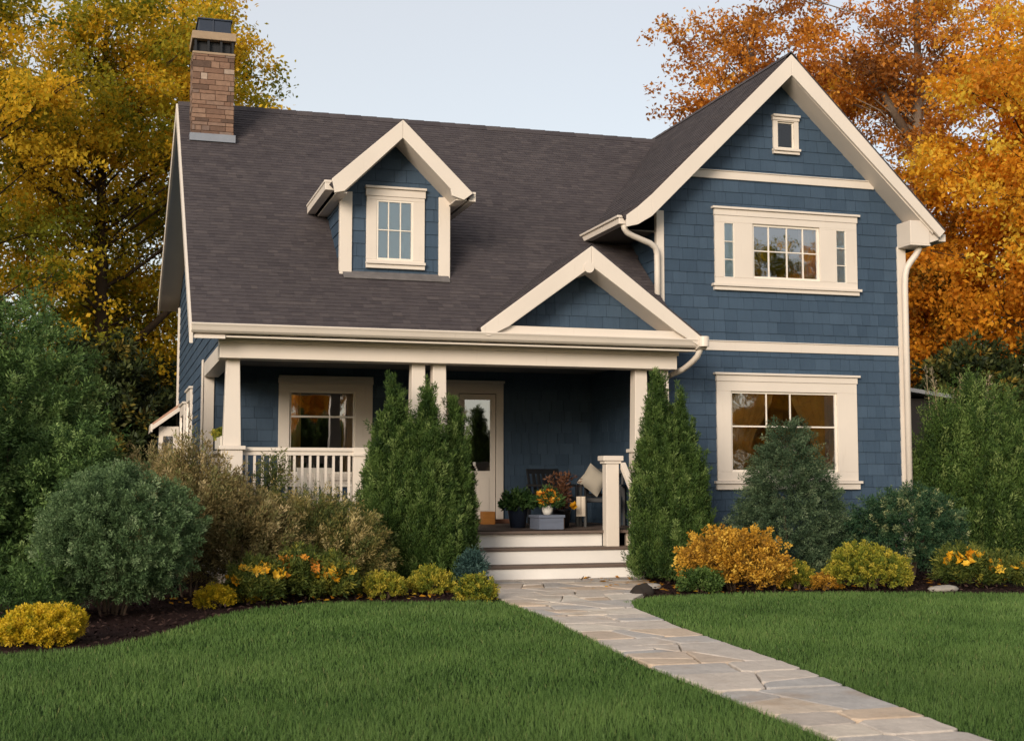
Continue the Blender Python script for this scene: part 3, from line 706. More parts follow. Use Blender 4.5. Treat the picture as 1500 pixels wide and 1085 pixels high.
# rear left side extension with a shallow roof
x = MB(); x.box(.95, 1.33, 28.2, 31, 0, 2.45)
ext = hb('side_bay', BLUE, x)
b = MB(); b.box(.93,1.02,28.16,28.2,0,2.45); b.box(1.22,1.33,28.16,28.2,0,2.45); b.box(1.02,1.22,28.16,28.2,2.25,2.45); b.box(1.02,1.22,28.16,28.2,0,1.0); b.build('bay_trim', TRIM, ext, .004)
b = MB(); b.box(1.02,1.22,28.185,28.195,1.0,2.25); b.build('pane', GLASS, ext)
b = MB(); b.xz([(.80,2.45),(1.33,2.86),(1.33,2.92),(.78,2.50)], 28.0, 31.2); b.build('bay_roof', simple('terracotta_shingle', (.36,.22,.16), .9, .3, 20), ext)
b = MB(); b.xz([(.78,2.36),(1.33,2.76),(1.33,2.855),(.78,2.455)], 27.96, 28.0); b.box(.76,.80,27.97,31.2,2.33,2.49); b.build('bargeboard', TRIM, ext, .004)


# ================================================================= PLANTS
def nrm(v): return v/(np.linalg.norm(v, axis=-1, keepdims=True)+1e-9)
def lump(d, seed, amp, freq):
    r = np.random.default_rng(seed); k = r.normal(0, freq, (7,3)); ph = r.uniform(0, 6.28, 7)
    return 1 + amp*np.sin(d@k.T+ph).sum(-1)/2.6
def plumes(rng, C, A, length, width, per, tint, lL, lW, spread=.5, tip=.12, jit=.13, noise=.3):
    n = len(C); A = nrm(A); s = rng.random((n,per))**.8; P = rng.normal(0,1,(n,per,3))
    P = nrm(P - (P*A[:,None,:]).sum(-1,keepdims=True)*A[:,None,:])
    length = np.broadcast_to(length, n)[:,None]; width = np.broadcast_to(width, n)[:,None]
    pos = C[:,None,:] + A[:,None,:]*(length*s)[...,None] + P*(width*np.sqrt(rng.random((n,per)))*(1-.6*s))[...,None]
    D = nrm(A[:,None,:]*(1-spread)+P*spread+rng.normal(0,noise,(n,per,3)))
    T = np.clip(tint[:,None]+tip*(s-.5)*2+rng.normal(0,jit,(n,per)), 0, 1)
    k = n*per
    return [pos.reshape(-1,3), D.reshape(-1,3), rng.normal(0,1,(k,3)), lL*rng.uniform(.6,1.3,k), lW*rng.uniform(.6,1.3,k), T.ravel()]
def cat(*fs): return [np.concatenate(x) for x in zip(*fs)]
def dome(rng, n, rx, ry, rz, cz, seed, lumpa=.16, freq=1.8, fill=.25, upk=.35, zlow=-.55):
    d = nrm(rng.normal(0,1,(n*3,3))); d = d[d[:,2] > zlow][:n]; n = len(d)
    f = np.where(rng.random(n) < fill, rng.uniform(.35,.7,n), rng.uniform(.78,.97,n))*lump(d, seed, lumpa, freq)
    C = d*f[:,None]*np.array([rx,ry,rz]); C[:,2] += cz
    A = d*(1-upk)+np.array([0,0,upk])+rng.normal(0,.18,(n,3)); C[:,2] = np.maximum(C[:,2], .03); return C, A
def column(rng, n, H, r, seed, prof, x=0, y=0, z0=.05, lumpa=.14, up=.8, fill=.25):
    zz = np.linspace(0,1,200); cw = np.cumsum(np.interp(zz, [p[0] for p in prof], [p[1] for p in prof])+.06); z = np.interp(rng.random(n), cw/cw[-1], zz); a = rng.uniform(0, 6.283, n); d = np.stack([np.cos(a), np.sin(a), z*3.0], 1)
    pr = np.interp(z, [p[0] for p in prof], [p[1] for p in prof])
    f = np.where(rng.random(n) < fill, rng.uniform(.2,.6,n), rng.uniform(.7,.97,n))*lump(d, seed, lumpa, 1.7)
    C = np.stack([x+np.cos(a)*pr*r*f, y+np.sin(a)*pr*r*f, z0+z*(H-z0)], 1)
    A = np.stack([np.cos(a)*(1-up), np.sin(a)*(1-up), np.full(n, up)], 1)+rng.normal(0,.14,(n,3)); return C, A
def plant(name, label, cat_, loc, parts, group=None, stems=4, sh=.3, sr=.02, srad=.1, seed=1):
    o = empty(name, loc, label, cat_, group)
    for pn, m, arr in parts: leaves(pn, *arr, m, o)
    if stems:
        rng = random.Random(seed)
        for k in range(stems):
            a = rng.random()*6.28; q = srad*rng.random()**.5; b = MB()
            b.tube([(math.cos(a)*q*.5, math.sin(a)*q*.5, -.02), (math.cos(a)*q, math.sin(a)*q, sh*.5), (math.cos(a)*q*1.8, math.sin(a)*q*1.8, sh)], [sr, sr*.85, sr*.6], 6); b.build('stem', BARKS, o)
    return o
P_BOX = m_leaf('grey_green_leaf', [(0,(.014,.030,.011)),(.4,(.036,.064,.025)),(.75,(.072,.112,.048)),(1,(.135,.178,.095))], gain=2.05)
P_JUN = m_leaf('juniper_leaf', [(0,(.009,.021,.006)),(.45,(.028,.052,.014)),(.8,(.058,.090,.026)),(1,(.10,.135,.05))], gain=2.9)
P_ARB = m_leaf('arborvitae_leaf', [(0,(.009,.022,.005)),(.4,(.025,.049,.010)),(.75,(.054,.088,.020)),(1,(.105,.145,.045))], gain=1.95)
P_BRZ = m_leaf('bronze_leaf', [(0,(.040,.038,.014)),(.3,(.110,.085,.032)),(.55,(.19,.145,.062)),(.75,(.085,.10,.030)),(1,(.34,.265,.14))], gain=1.65)
P_OLV = m_leaf('olive_leaf', [(0,(.020,.030,.009)),(.35,(.052,.066,.018)),(.6,(.100,.095,.028)),(.8,(.14,.105,.036)),(1,(.26,.215,.10))], gain=2.0)
P_YEL = m_leaf('yellow_leaf', [(0,(.12,.15,.008)),(.35,(.40,.32,.012)),(.75,(.62,.42,.018)),(1,(.72,.52,.05))])
P_YGR = m_leaf('yellow_green_leaf', [(0,(.035,.065,.010)),(.4,(.12,.155,.018)),(.75,(.30,.28,.028)),(1,(.48,.38,.05))], gain=1.05)
P_BAR = m_leaf('amber_leaf', [(0,(.09,.06,.012)),(.3,(.30,.15,.018)),(.65,(.56,.30,.030)),(1,(.70,.45,.07))])
P_SPR = m_leaf('spruce_needle', [(0,(.011,.022,.011)),(.45,(.028,.048,.024)),(.8,(.060,.086,.044)),(1,(.11,.135,.078))], gain=2.2)
P_YEW = m_leaf('yew_needle', [(0,(.006,.018,.008)),(.5,(.015,.038,.017)),(.82,(.042,.068,.030)),(1,(.17,.18,.085))], gain=2.2)
P_CYP = m_leaf('cypress_leaf', [(0,(.014,.032,.008)),(.4,(.040,.078,.016)),(.75,(.085,.138,.030)),(1,(.15,.20,.06))], gain=1.4)
P_FERN = m_leaf('fern_leaf', [(0,(.014,.034,.009)),(.5,(.038,.075,.018)),(1,(.08,.13,.04))], gain=1.4)
P_TEAL = m_leaf('blue_green_needle', [(0,(.010,.030,.028)),(.5,(.026,.058,.052)),(1,(.06,.11,.095))], gain=1.5)
P_BLOOM = m_leaf('yellow_petal', [(0,(.55,.22,.01)),(.5,(.70,.38,.015)),(1,(.78,.52,.06))], .25, .5)
P_ORNG = m_leaf('orange_petal', [(0,(.45,.13,.015)),(.5,(.66,.26,.025)),(1,(.78,.44,.06))], .25, .5)
P_RUST = m_leaf('rust_leaf', [(0,(.05,.02,.01)),(.5,(.12,.05,.025)),(1,(.22,.11,.06))])
P_STRAW = m_leaf('straw_plume', [(0,(.22,.17,.10)),(.5,(.38,.31,.20)),(1,(.55,.47,.33))])
P_HOSTA = m_leaf('pot_leaf', [(0,(.012,.035,.010)),(.5,(.035,.085,.02)),(1,(.10,.17,.05))])
def tn(rng, n, m=.45, s=.17): return np.clip(rng.normal(m, s, n), 0, 1)
def blooms(rng, C, r, petals=7):
    n = len(C); fn = nrm(rng.normal(0,.5,(n,3))+np.array([0,-.6,.8])); u = nrm(np.cross(fn, rng.normal(0,1,(n,3)))); v = np.cross(fn, u)
    a = np.arange(petals)*6.283/petals; D = nrm(u[:,None]*np.cos(a)[:,None]+v[:,None]*np.sin(a)[:,None]+fn[:,None]*.45).reshape(-1,3); k = n*petals
    return [np.repeat(C, petals, 0), D, np.repeat(fn, petals, 0)+rng.normal(0,.15,(k,3)), r*rng.uniform(.8,1.2,k), r*.75*np.ones(k), np.clip(np.repeat(rng.random(n), petals)+rng.normal(0,.1,k),0,1)]
def dshrub(name, label, cat_, xy, h, r, m, seed, n=420, per=60, pl=.14, pw=.05, lL=.035, lW=.016, upk=.35, lumpa=.16, freq=1.8, ry=None, group=None, cz=.5, tm=.45, ts=.17, extra=(), stems=5, spread=.5, zlow=-.55, jit=.08, fill=.25, **kw):
    rng = np.random.default_rng(seed); rz = h*(1-cz)-pl*.4
    C, A = dome(rng, n, r-pl*.4, (ry or r)-pl*.4, rz, h*cz, seed, lumpa, freq, fill, upk, zlow)
    arr = plumes(rng, C, A, pl*rng.uniform(.7,1.3,len(C)), pw, per, tn(rng, len(C), tm, ts*1.2), lL, lW, spread, .14, jit)
    parts = [('foliage', m, arr)]
    for pn, pm, f in extra: parts.append((pn, pm, f(rng)))
    return plant(name, label, cat_, (xy[0], xy[1], 0), parts, group, stems, h*.5, kw.get('sr', .015), r*.3, seed)

dshrub('round_shrub', 'large rounded grey green shrub with bare stems showing at its foot, left of the porch', 'shrub', (.04,14.0), 1.43, .80, P_BOX, 101, n=1500, per=80, pl=.16, pw=.055, lL=.032, lW=.011, cz=.50, lumpa=.10, freq=2.6, stems=9, sr=.014, zlow=-.88)
def bush_tree(name, label, xy, H, r, m, seed, prof, n, per, pl, pw, lL, lW, up=.55, lumpa=.26, cat_='shrub', group=None, spires=((0,0,1,1),), spread=.5, fill=.25, tm=.42, ts=.18):
    rng = np.random.default_rng(seed); fs = []
    for i, (dx, dy, fh, fr) in enumerate(spires):
        k = int(n*fh*fr); C, A = column(rng, k, H*fh-pl*.55, r*fr-pl*.25, seed+i, prof, dx, dy, lumpa=lumpa, up=up, fill=fill)
        fs.append(plumes(rng, C, A, pl*rng.uniform(.7,1.35,k), pw, per, tn(rng, k, tm, ts*1.15), lL, lW, spread, .16, .08))
    return plant(name, label, cat_, (xy[0], xy[1], 0), [('foliage', m, cat(*fs))], group, len(spires), H*.5, .03, .05, seed)
PF_ROUND = [(0,.75),(.15,1),(.45,.95),(.7,.72),(.9,.36),(1,.08)]
PF_FLAME = [(0,.92),(.15,1),(.35,.90),(.55,.68),(.75,.38),(.9,.13),(1,.0)]
PF_CONE = [(0,.92),(.12,1),(.35,.86),(.6,.56),(.8,.30),(.92,.13),(1,.0)]
bush_tree('juniper', 'tall dark green juniper at the left edge of the garden', (-1.25,17.9), 3.75, 1.32, P_JUN, 111, PF_ROUND, 1500, 70, .34, .10, .06, .02, up=.45, lumpa=.30)
bush_tree('juniper', 'spreading green juniper filling the left edge behind the round shrub', (-2.0,16.0), 2.75, 1.0, P_JUN, 117, PF_ROUND, 1100, 70, .32, .10, .055, .02, up=.4, lumpa=.30)
bush_tree('juniper', 'lower soft green juniper between the tall juniper and the round shrub', (-.42,16.6), 2.05, .72, P_JUN, 119, PF_ROUND, 800, 66, .28, .09, .05, .018, up=.4, lumpa=.28)
FT = 'arborvitae by the porch'
bush_tree('arborvitae', 'broad dense green arborvitae with a split pointed top left of the steps', (3.46,16.72), 2.60, .52, P_ARB, 131, PF_FLAME, 1215, 110, .27, .052, .050, .0095, up=.88, spread=.30, ts=.24, lumpa=.17, spires=((0,0,1,1),(.24,-.12,.80,.75),(-.16,-.1,.66,.72)), cat_='evergreen')
bush_tree('arborvitae', 'arborvitae with a single tall spire beside the middle porch posts', (3.87,16.55), 2.50, .42, P_ARB, 137, PF_FLAME, 1215, 110, .27, .052, .050, .0095, up=.88, spread=.30, ts=.24, lumpa=.17, spires=((0,0,1,1),(.16,-.12,.72,.85)), cat_='evergreen')
bush_tree('arborvitae', 'slimmest arborvitae right beside the front steps', (4.27,16.72), 2.34, .32, P_ARB, 139, PF_FLAME, 945, 110, .27, .052, .050, .0095, up=.88, spread=.30, ts=.24, lumpa=.15, spires=((0,0,1,1),(-.05,-.05,.75,1.0)), cat_='evergreen')
bush_tree('arborvitae', 'twin topped arborvitae standing right of the front steps', (7.10,16.36), 2.72, .53, P_ARB, 141, PF_FLAME, 1350, 110, .27, .052, .050, .0095, up=.88, spread=.30, ts=.24, lumpa=.17, spires=((-.13,0,1,.95),(.20,.04,.91,.95),(.05,-.18,.6,1.0)), cat_='evergreen')
bush_tree('cypress', 'large soft green cypress with drooping sprays right of the house', (13.2,18.2), 2.95, 1.35, P_CYP, 151, PF_FLAME, 1500, 84, .50, .085, .060, .013, up=.80, lumpa=.20, spread=.34, ts=.24, spires=((0,0,1,.62),(-.62,-.1,.86,.55),(.62,0,.93,.55),(-.25,-.45,.80,.55),(.32,-.45,.76,.55),(-.95,0,.6,.4)), cat_='evergreen')
bush_tree('cypress', 'smaller cypress crowding the right edge of the garden', (14.7,18.0), 2.9, 1.0, P_CYP, 157, PF_FLAME, 1300, 80, .48, .085, .060, .013, up=.80, lumpa=.22, spread=.34, ts=.24, spires=((0,0,1,.7),(-.5,-.1,.86,.6),(.5,0,.8,.6)), cat_='evergreen')
bush_tree('dwarf_spruce', 'conical blue green dwarf spruce in front of the large lower window', (8.98,16.55), 2.26, .88, P_SPR, 161, PF_CONE, 1700, 76, .24, .06, .036, .010, up=.30, lumpa=.16, cat_='evergreen')
# pale seed plumes rising behind the cypress
rng = np.random.default_rng(5); n = 9
C = np.stack([rng.uniform(-.8,.8,n), rng.uniform(-.2,.2,n), rng.uniform(2.2,2.8,n)],1); A = np.stack([rng.normal(0,.12,n), rng.normal(0,.1,n), np.ones(n)],1)
o = empty('plume_grass', (14.2,19.6,0), 'pale dry plume grass rising behind the cypress at the right edge', 'grass')
leaves('plume', *plumes(rng, C, A, .55, .05, 60, tn(rng,n), .07, .014, .3), P_STRAW, o)
b = MB()
for k in range(n): b.tube([(C[k,0]*.6,C[k,1],0), tuple(C[k]), tuple(C[k]+nrm(A[k])*.45)], [.012,.009,.004], 5)
b.build('stalk', simple('straw_stalk', (.36,.28,.16), .8), o)

dshrub('yew', 'dark rounded yew shrub with pale tips at the right corner of the house', 'shrub', (10.34,15.75), 1.22, .80, P_YEW, 171, n=900, per=64, pl=.18, pw=.055, lL=.040, lW=.012, cz=.45, lumpa=.16, freq=2.4, upk=.15, tm=.45, ts=.2)
dshrub('low_evergreen', 'low dark blue green evergreen under the wall between spruce and yew', 'shrub', (9.95,16.9), .52, .42, P_TEAL, 173, n=260, per=50, pl=.14, cz=.35, lL=.035, lW=.012)
dshrub('low_evergreen', 'low dark evergreen under the wall between the twin arborvitae and the spruce', 'shrub', (8.05,17.0), .48, .45, P_TEAL, 174, n=260, per=50, pl=.14, cz=.35, lL=.035, lW=.012)
dshrub('barberry', 'amber orange barberry bush in front of the blue wall', 'shrub', (7.41,15.0), 0.73, .58, P_BAR, 175, n=620, per=46, pl=.15, pw=.05, lL=.036, lW=.020, cz=.42, lumpa=.22, freq=2.8, tm=.5, ts=.2)
dshrub('golden_shrub', 'yellow green rounded shrub in front of the dark yew', 'shrub', (9.02,14.6), .53, .50, P_YGR, 177, n=520, per=52, pl=.11, pw=.04, lL=.028, lW=.014, cz=.45, lumpa=.13, freq=2.6, tm=.55)
dshrub('low_green_shrub', 'small low green shrub at the foot of the amber barberry', 'shrub', (6.82,14.75), .27, .24, P_ARB, 179, n=150, per=40, pl=.10, cz=.4)
dshrub('low_green_shrub', 'low green mound at the right edge of the right bed', 'shrub', (11.6,15.1), .27, .42, P_FERN, 180, n=200, per=40, pl=.10, cz=.35)
dshrub('low_green_shrub', 'low blue green shrub hugging the left end of the front steps', 'shrub', (4.33,16.1), .42, .17, P_TEAL, 181, n=220, per=46, pl=.14, pw=.04, cz=.4, lL=.04, lW=.01, upk=.5)
dshrub('fern_clump', 'clump of fresh green fern leaves behind the yellow mound', 'fern', (-.85,13.3), .46, .50, P_FERN, 183, n=150, per=44, pl=.30, pw=.05, cz=.2, lL=.05, lW=.018, upk=.35, stems=0)
dshrub('yellow_mound', 'bright yellow cushion shrub at the lower left edge of the lawn', 'shrub', (-.52,11.75), .30, .39, P_YEL, 185, n=700, per=44, pl=.07, pw=.03, lL=.022, lW=.012, cz=.38, lumpa=.12, freq=2.4, tm=.55, ts=.2, ry=.36)
G_ = 'small golden mounds along the lawn edge'
dshrub('golden_mound', 'vivid yellow mound just right of the large round shrub', 'shrub', (1.11,14.55), .22, .21, P_YEL, 187, n=190, per=40, pl=.07, pw=.028, lL=.022, lW=.011, cz=.4, group=G_)
dshrub('golden_mound', 'tiny yellow tuft below the orange lilies', 'shrub', (1.46,14.95), .20, .12, P_YEL, 188, n=90, per=36, pl=.07, pw=.028, lL=.022, lW=.011, cz=.4, group=G_)
dshrub('golden_mound', 'olive yellow mound right of the lilies', 'shrub', (2.62,15.6), .28, .24, P_YGR, 189, n=210, per=40, pl=.09, pw=.03, lL=.024, lW=.012, cz=.4, group=G_, tm=.42)
dshrub('golden_mound', 'yellow mound in front of the broad arborvitae', 'shrub', (3.06,15.1), .28, .24, P_YGR, 190, n=240, per=42, pl=.08, pw=.03, lL=.024, lW=.012, cz=.4, group=G_, tm=.66)
dshrub('golden_mound', 'yellow green mound in front of the single spire arborvitae', 'shrub', (3.65,15.4), .31, .27, P_YGR, 191, n=260, per=42, pl=.10, pw=.03, lL=.026, lW=.012, cz=.4, group=G_, tm=.60)
dshrub('golden_mound', 'greener mound beside the path at the foot of the steps', 'shrub', (3.92,14.42), .26, .25, P_YGR, 192, n=240, per=42, pl=.08, pw=.03, lL=.024, lW=.013, cz=.4, group=G_, tm=.44, ts=.24)
dshrub('golden_mound', 'small yellow green tuft between the barberry and the golden shrub', 'shrub', (8.22,14.95), .29, .22, P_YGR, 193, n=190, per=40, pl=.09, pw=.03, lL=.026, lW=.012, cz=.4, group=G_, tm=.5)
dshrub('golden_mound', 'low orange tuft touching the left side of the golden shrub', 'shrub', (8.50,14.7), .17, .19, P_BAR, 194, n=130, per=36, pl=.07, pw=.03, lL=.024, lW=.012, cz=.4, group=G_)
# the tangle of bronze and olive shrubs left of the steps
dshrub('bronze_shrub', 'tan and bronze leaved shrub rising in front of the corner porch pedestal', 'shrub', (.92,15.95), 1.62, .66, P_BRZ, 201, n=620, per=70, pl=.36, pw=.075, lL=.050, lW=.012, cz=.42, lumpa=.26, freq=2.4, upk=.55, tm=.45, ts=.22, spread=.36, fill=.15)
dshrub('bronze_shrub', 'russet bronze shrub below the left end of the railing', 'shrub', (1.50,15.75), 1.22, .56, P_BRZ, 203, n=480, per=70, pl=.36, pw=.075, lL=.050, lW=.012, cz=.42, lumpa=.26, freq=2.4, upk=.4, tm=.40, ts=.24, spread=.36, fill=.15)
dshrub('bronze_shrub', 'pale straw coloured shrub at the far left end of the porch', 'shrub', (.50,17.7), 1.66, .55, P_BRZ, 205, n=380, per=70, pl=.36, pw=.075, lL=.050, lW=.012, cz=.4, lumpa=.24, upk=.45, tm=.66, spread=.36, fill=.15)
dshrub('olive_shrub', 'wide olive brown spreading juniper under the porch railing', 'shrub', (2.25,16.25), 1.08, .82, P_OLV, 207, n=850, per=76, pl=.34, pw=.075, lL=.046, lW=.011, cz=.40, lumpa=.24, freq=2.6, upk=.2, tm=.48, ts=.24, ry=.6, spread=.36, fill=.15)
dshrub('olive_shrub', 'small olive shrub against the broad arborvitae', 'shrub', (2.78,16.0), .86, .40, P_OLV, 209, n=330, per=76, pl=.34, pw=.075, lL=.046, lW=.011, cz=.4, lumpa=.22, upk=.25, tm=.5, ts=.22, spread=.36, fill=.15)
bush_tree('slender_shrub', 'upright dull green shrub poking up in front of the railing', (1.92,16.75), 1.66, .34, P_OLV, 211, PF_FLAME, 320, 60, .26, .06, .042, .014, up=.6, lumpa=.3, tm=.30)
LILY = m_leaf('lily_leaf', [(0,(.04,.07,.014)),(.5,(.13,.16,.03)),(1,(.36,.32,.05))])
def lily(label, xy, h, r, seed, nb, m, mat2):
    def fl(rg):
        d = nrm(rg.normal(0,1,(nb,3))); d[:,2] = np.abs(d[:,2])*.6+.25; d[:,1] = -np.abs(d[:,1])*1.0
        return blooms(rg, d*np.array([r*1.02,r*.95,h*.58])+np.array([0,0,h*.50]), .075)
    dshrub('lily_clump', label, 'flowers', xy, h, r, LILY, seed, n=240, per=36, pl=.20, pw=.03, lL=.06, lW=.012, cz=.35, upk=.6, extra=(('bloom', mat2, fl),), stems=0, tm=.25, group='lilies in the left bed')
lily('clump of yellow lilies beside the vivid yellow mound', (1.55,14.75), .42, .30, 221, 16, None, P_BLOOM)
lily('clump of orange lilies in the middle of the left bed', (2.02,15.0), .52, .28, 223, 14, None, P_ORNG)
lily('clump of amber yellow lilies below the olive juniper', (2.40,14.98), .40, .26, 225, 14, None, P_BLOOM)
lily('yellow flowering perennial in front of the dark yew at the right', (10.34,14.5), .46, .31, 227, 22, None, P_BLOOM)
lily('low yellow flowering perennial at the right end of the bed', (10.8,14.35), .34, .28, 229, 14, None, P_BLOOM)
rr = random.Random(2)
for (nm, lb, x, y, r_, c) in (('stone','pale flat stone at the lawn edge right of the golden shrub',9.74,14.12,(.17,.10,.05),(.26,.24,.21)),('stone','small grey stone at the foot of the twin arborvitae',6.53,15.55,(.11,.08,.045),(.28,.26,.24)),('boulder','dark squat boulder at the corner where path and right lawn meet',6.02,14.68,(.15,.12,.11),(.022,.017,.014))):
    b = MB(); b.blob((x,y,.02), r_, rr); tag(b.build(nm, simple('stone_'+str(x), c, .9, .3, 12, .6, 30), None, 0, True), lb, 'rock')

# ================================================================= TREES
M_GOLD = m_leaf('gold_green_leaf', [(0,(.06,.08,.008)),(.3,(.15,.155,.013)),(.55,(.31,.245,.017)),(.78,(.52,.31,.018)),(1,(.66,.37,.028))], .6, gain=1.5)
M_ORG = m_leaf('orange_leaf', [(0,(.08,.055,.009)),(.25,(.25,.115,.011)),(.55,(.50,.205,.014)),(.8,(.62,.28,.020)),(1,(.70,.37,.04))], .55, gain=1.55)
M_RST = m_leaf('russet_leaf', [(0,(.09,.035,.010)),(.4,(.28,.11,.018)),(.75,(.44,.19,.025)),(1,(.55,.30,.05))], .55, gain=1.75)
M_DRK = m_leaf('dark_evergreen_leaf', [(0,(.006,.012,.004)),(.5,(.020,.030,.008)),(.85,(.050,.058,.014)),(1,(.14,.10,.015))], .2, gain=1.5)
def tree(name, label, loc, H, zb, rx, ry, seed, m, bark, nc=95, per=520, leaf=.15, tr=.22, csig=.62, tm=.45, ts=.2, group=None, flat=.5, lean=(0,0), trunk_top=.9, hole=0, htint=0, fork=None):
    rng = np.random.default_rng(seed); pr = random.Random(seed)
    o = empty(name, loc, label, 'tree', group)
    ph = [pr.uniform(0,6.28) for _ in range(4)]; TP = []
    def tp(z): 
        f = z/H; return np.array([lean[0]*f**1.3+.25*math.sin(f*4+ph[0])*f, lean[1]*f**1.3+.25*math.sin(f*5+ph[1])*f, z])
    zt = H*trunk_top; ks = np.linspace(0, zt, 10); b = MB()
    b.tube([tp(z) for z in ks], [tr*(1.35 if i == 0 else 1)*(1-.86*(z/zt)**.9)+.015 for i, z in enumerate(ks)], 9)
    d = nrm(rng.normal(0,1,(nc*4,3))); f = rng.random(nc*4)**(1/2.0)*lump(d, seed, .20, 1.6)
    cz = (zb+H)/2; C = d*f[:,None]*np.array([rx, ry, (H-zb)/2])+np.array([lean[0]*.6, lean[1]*.6, cz]); keep = (C[:,2] > zb*.9) & (f > .15)
    if hole: keep &= ~((np.abs(C[:,0]) < hole) & (C[:,1] < .9) & (C[:,2] < zb+.45*(H-zb)))
    C = C[keep][:nc]
    for c in C:
        rho = math.hypot(c[0]-lean[0]*.6, c[1]-lean[1]*.6); za = min(max(c[2]-.55*rho-.4, zb*.72), zt*.93); a = tp(za)
        mid = (a*.5+c*.5)+np.array([0,0,.10*rho])+rng.normal(0,.15,3); r0 = min(.4*tr*(1-.8*za/zt)+.012, .010+.011*rho)
        q = a*.75+mid*.25
        b.tube([a, q+rng.normal(0,.05,3), mid, mid*.45+c*.55+rng.normal(0,.12,3), c], [r0, r0*.85, r0*.6, r0*.4, .008], 5, cap=False)
        for _ in range(2):
            e = c+rng.normal(0,csig*.9,3)*np.array([1,1,.6]); b.tube([mid*.4+c*.6, (c+e)/2, e], [r0*.35,.010,.004], 4, cap=False)
    if fork:
        for pth, rad in fork: b.tube(pth, rad, 8)
    b.build('trunk', bark, o, smooth=True)
    n = len(C); ns = 9; sc = C[:,None,:]+rng.normal(0,csig,(n,ns,3))*np.array([1,1,flat]); sc = sc.reshape(-1,3)
    pp = per//ns; pos = sc[:,None,:]+rng.normal(0,csig*.36,(len(sc),pp,3))*np.array([1,1,.7]); pos = pos.reshape(-1,3)
    tc = np.repeat(tn(rng,n,tm,ts), ns)+rng.normal(0,.09,n*ns)+htint*(sc[:,2]-cz)/(H-zb)
    T = np.clip(np.repeat(tc, pp)+rng.normal(0,.07,len(pos)), 0, 1); k = len(pos)
    D = nrm(rng.normal(0,1,(k,3))+np.array([0,0,-.35])); Q = rng.normal(0,.7,(k,3))+np.array([0,0,1])
    leaves('crown', pos, D, Q, leaf*rng.uniform(.6,1.3,k), leaf*.62*rng.uniform(.6,1.3,k), T, m, o)
    return o
def again(src, loc, rz, label, s=1, group=None):
    c = src.copy(); COL.objects.link(c); c.location = loc; c.rotation_euler.z = rz; c.scale = (s,s,s); c['label'] = label
    if group: c['group'] = group
    for ch in list(src.children):
        k = ch.copy(); COL.objects.link(k); k.parent = c
    return c
L1 = tree('broadleaf_tree', 'tall golden green tree with a dark forked trunk behind the left side of the house', (-.25,34,0), 15.5, 4.2, 4.6, 2.2, 301, M_GOLD, BARKD, nc=92, per=520, tr=.23, htint=-.1, flat=.40, tm=.58, leaf=.13, csig=.55, hole=.85,
    fork=[([(.05,0,3.6),(.9,-.2,4.9),(1.7,-.3,5.7)],[.13,.10,.07])])
L2 = tree('broadleaf_tree', 'greener gold tree at the far left edge of the picture', (-3.4,30,0), 13.5, 3.4, 3.2, 2.0, 303, M_GOLD, BARKD, nc=70, per=520, tr=.22, tm=.50, flat=.42, leaf=.12, csig=.5)
L3 = tree('broadleaf_tree', 'gold and amber tree rising behind the brick chimney', (1.9,38,0), 17.5, 5.0, 2.5, 1.9, 305, M_GOLD, BARKD, nc=80, per=520, tr=.24, tm=.56, flat=.5, leaf=.14, csig=.55)
L5 = tree('broadleaf_tree', 'low golden tree filling the gap beside the left roof edge', (.3,36,0), 8.6, 1.6, 2.2, 2.0, 309, M_GOLD, BARKD, nc=60, per=480, tr=.14, tm=.50, flat=.5, leaf=.14)
L4 = tree('broadleaf_tree', 'pale amber tree far behind the golden green tree on the left', (-4.5,44,0), 15, 3.0, 4.2, 3.5, 307, M_GOLD, BARKD, nc=56, per=480, tr=.2, tm=.74, flat=.5, leaf=.15)
again(L1, (-8.8,36,0), 2.1, 'golden green tree just outside the left edge')
R1 = tree('oak_tree', 'open russet oak with a pale grey trunk above the right gable', (23.9,36,0), 20, 9.8, 5.2, 2.8, 311, M_RST, BARKG, nc=58, per=460, tr=.34, tm=.5, flat=.6, csig=.55, lean=(.4,0), trunk_top=.95, hole=0,
    fork=[([(.15,0,12.2),(-.7,.1,13.6),(-1.7,.2,15.0)],[.17,.12,.07])])
R1b = tree('oak_tree', 'russet oak branches reaching left over the gable peak', (20.4,38,0), 17.5, 11.2, 3.4, 2.2, 313, M_RST, BARKG, nc=34, per=420, tr=.24, tm=.42, flat=.6, csig=.5, lean=(-1.2,0))
R2 = tree('maple_tree', 'dense bright orange maple right of the house', (22.7,28,0), 13.6, 2.6, 2.7, 3.0, 315, M_ORG, BARKD, nc=115, per=620, tr=.26, tm=.60, flat=.42, htint=.25, csig=.6)
R3 = again(R2, (27.4,31,0), 1.9, 'tallest orange maple at the right edge of the picture', 1.18)
R4 = tree('maple_tree', 'darker amber maple standing close behind the right corner of the house', (22.3,33,0), 10.5, 2.0, 2.6, 2.5, 317, M_ORG, BARKD, nc=90, per=560, tr=.2, tm=.42, flat=.42, htint=.3)
R6 = tree('maple_tree', 'yellow maple seen behind the right slope of the gable', (25.4,42,0), 15.5, 4.5, 3.2, 3.0, 319, M_ORG, BARKD, nc=80, per=520, tr=.2, tm=.74, flat=.5)
BG = 'dark evergreens closing the back of the garden'
def dark(name, label, loc, H, r, seed): return bush_tree(name, label, loc, H, r, M_DRK, seed, PF_ROUND, 620, 80, .7, .24, .14, .07, up=.4, lumpa=.3, cat_='evergreen', group=BG, tm=.42, ts=.24)
E1 = dark('dark_evergreen', 'dark evergreen behind the left side wall of the house', (-.2,31,0), 4.6, 1.6, 331)
E2 = dark('dark_evergreen', 'dark evergreen under the golden tree trunk at left', (-2.4,30,0), 4.4, 1.7, 332)
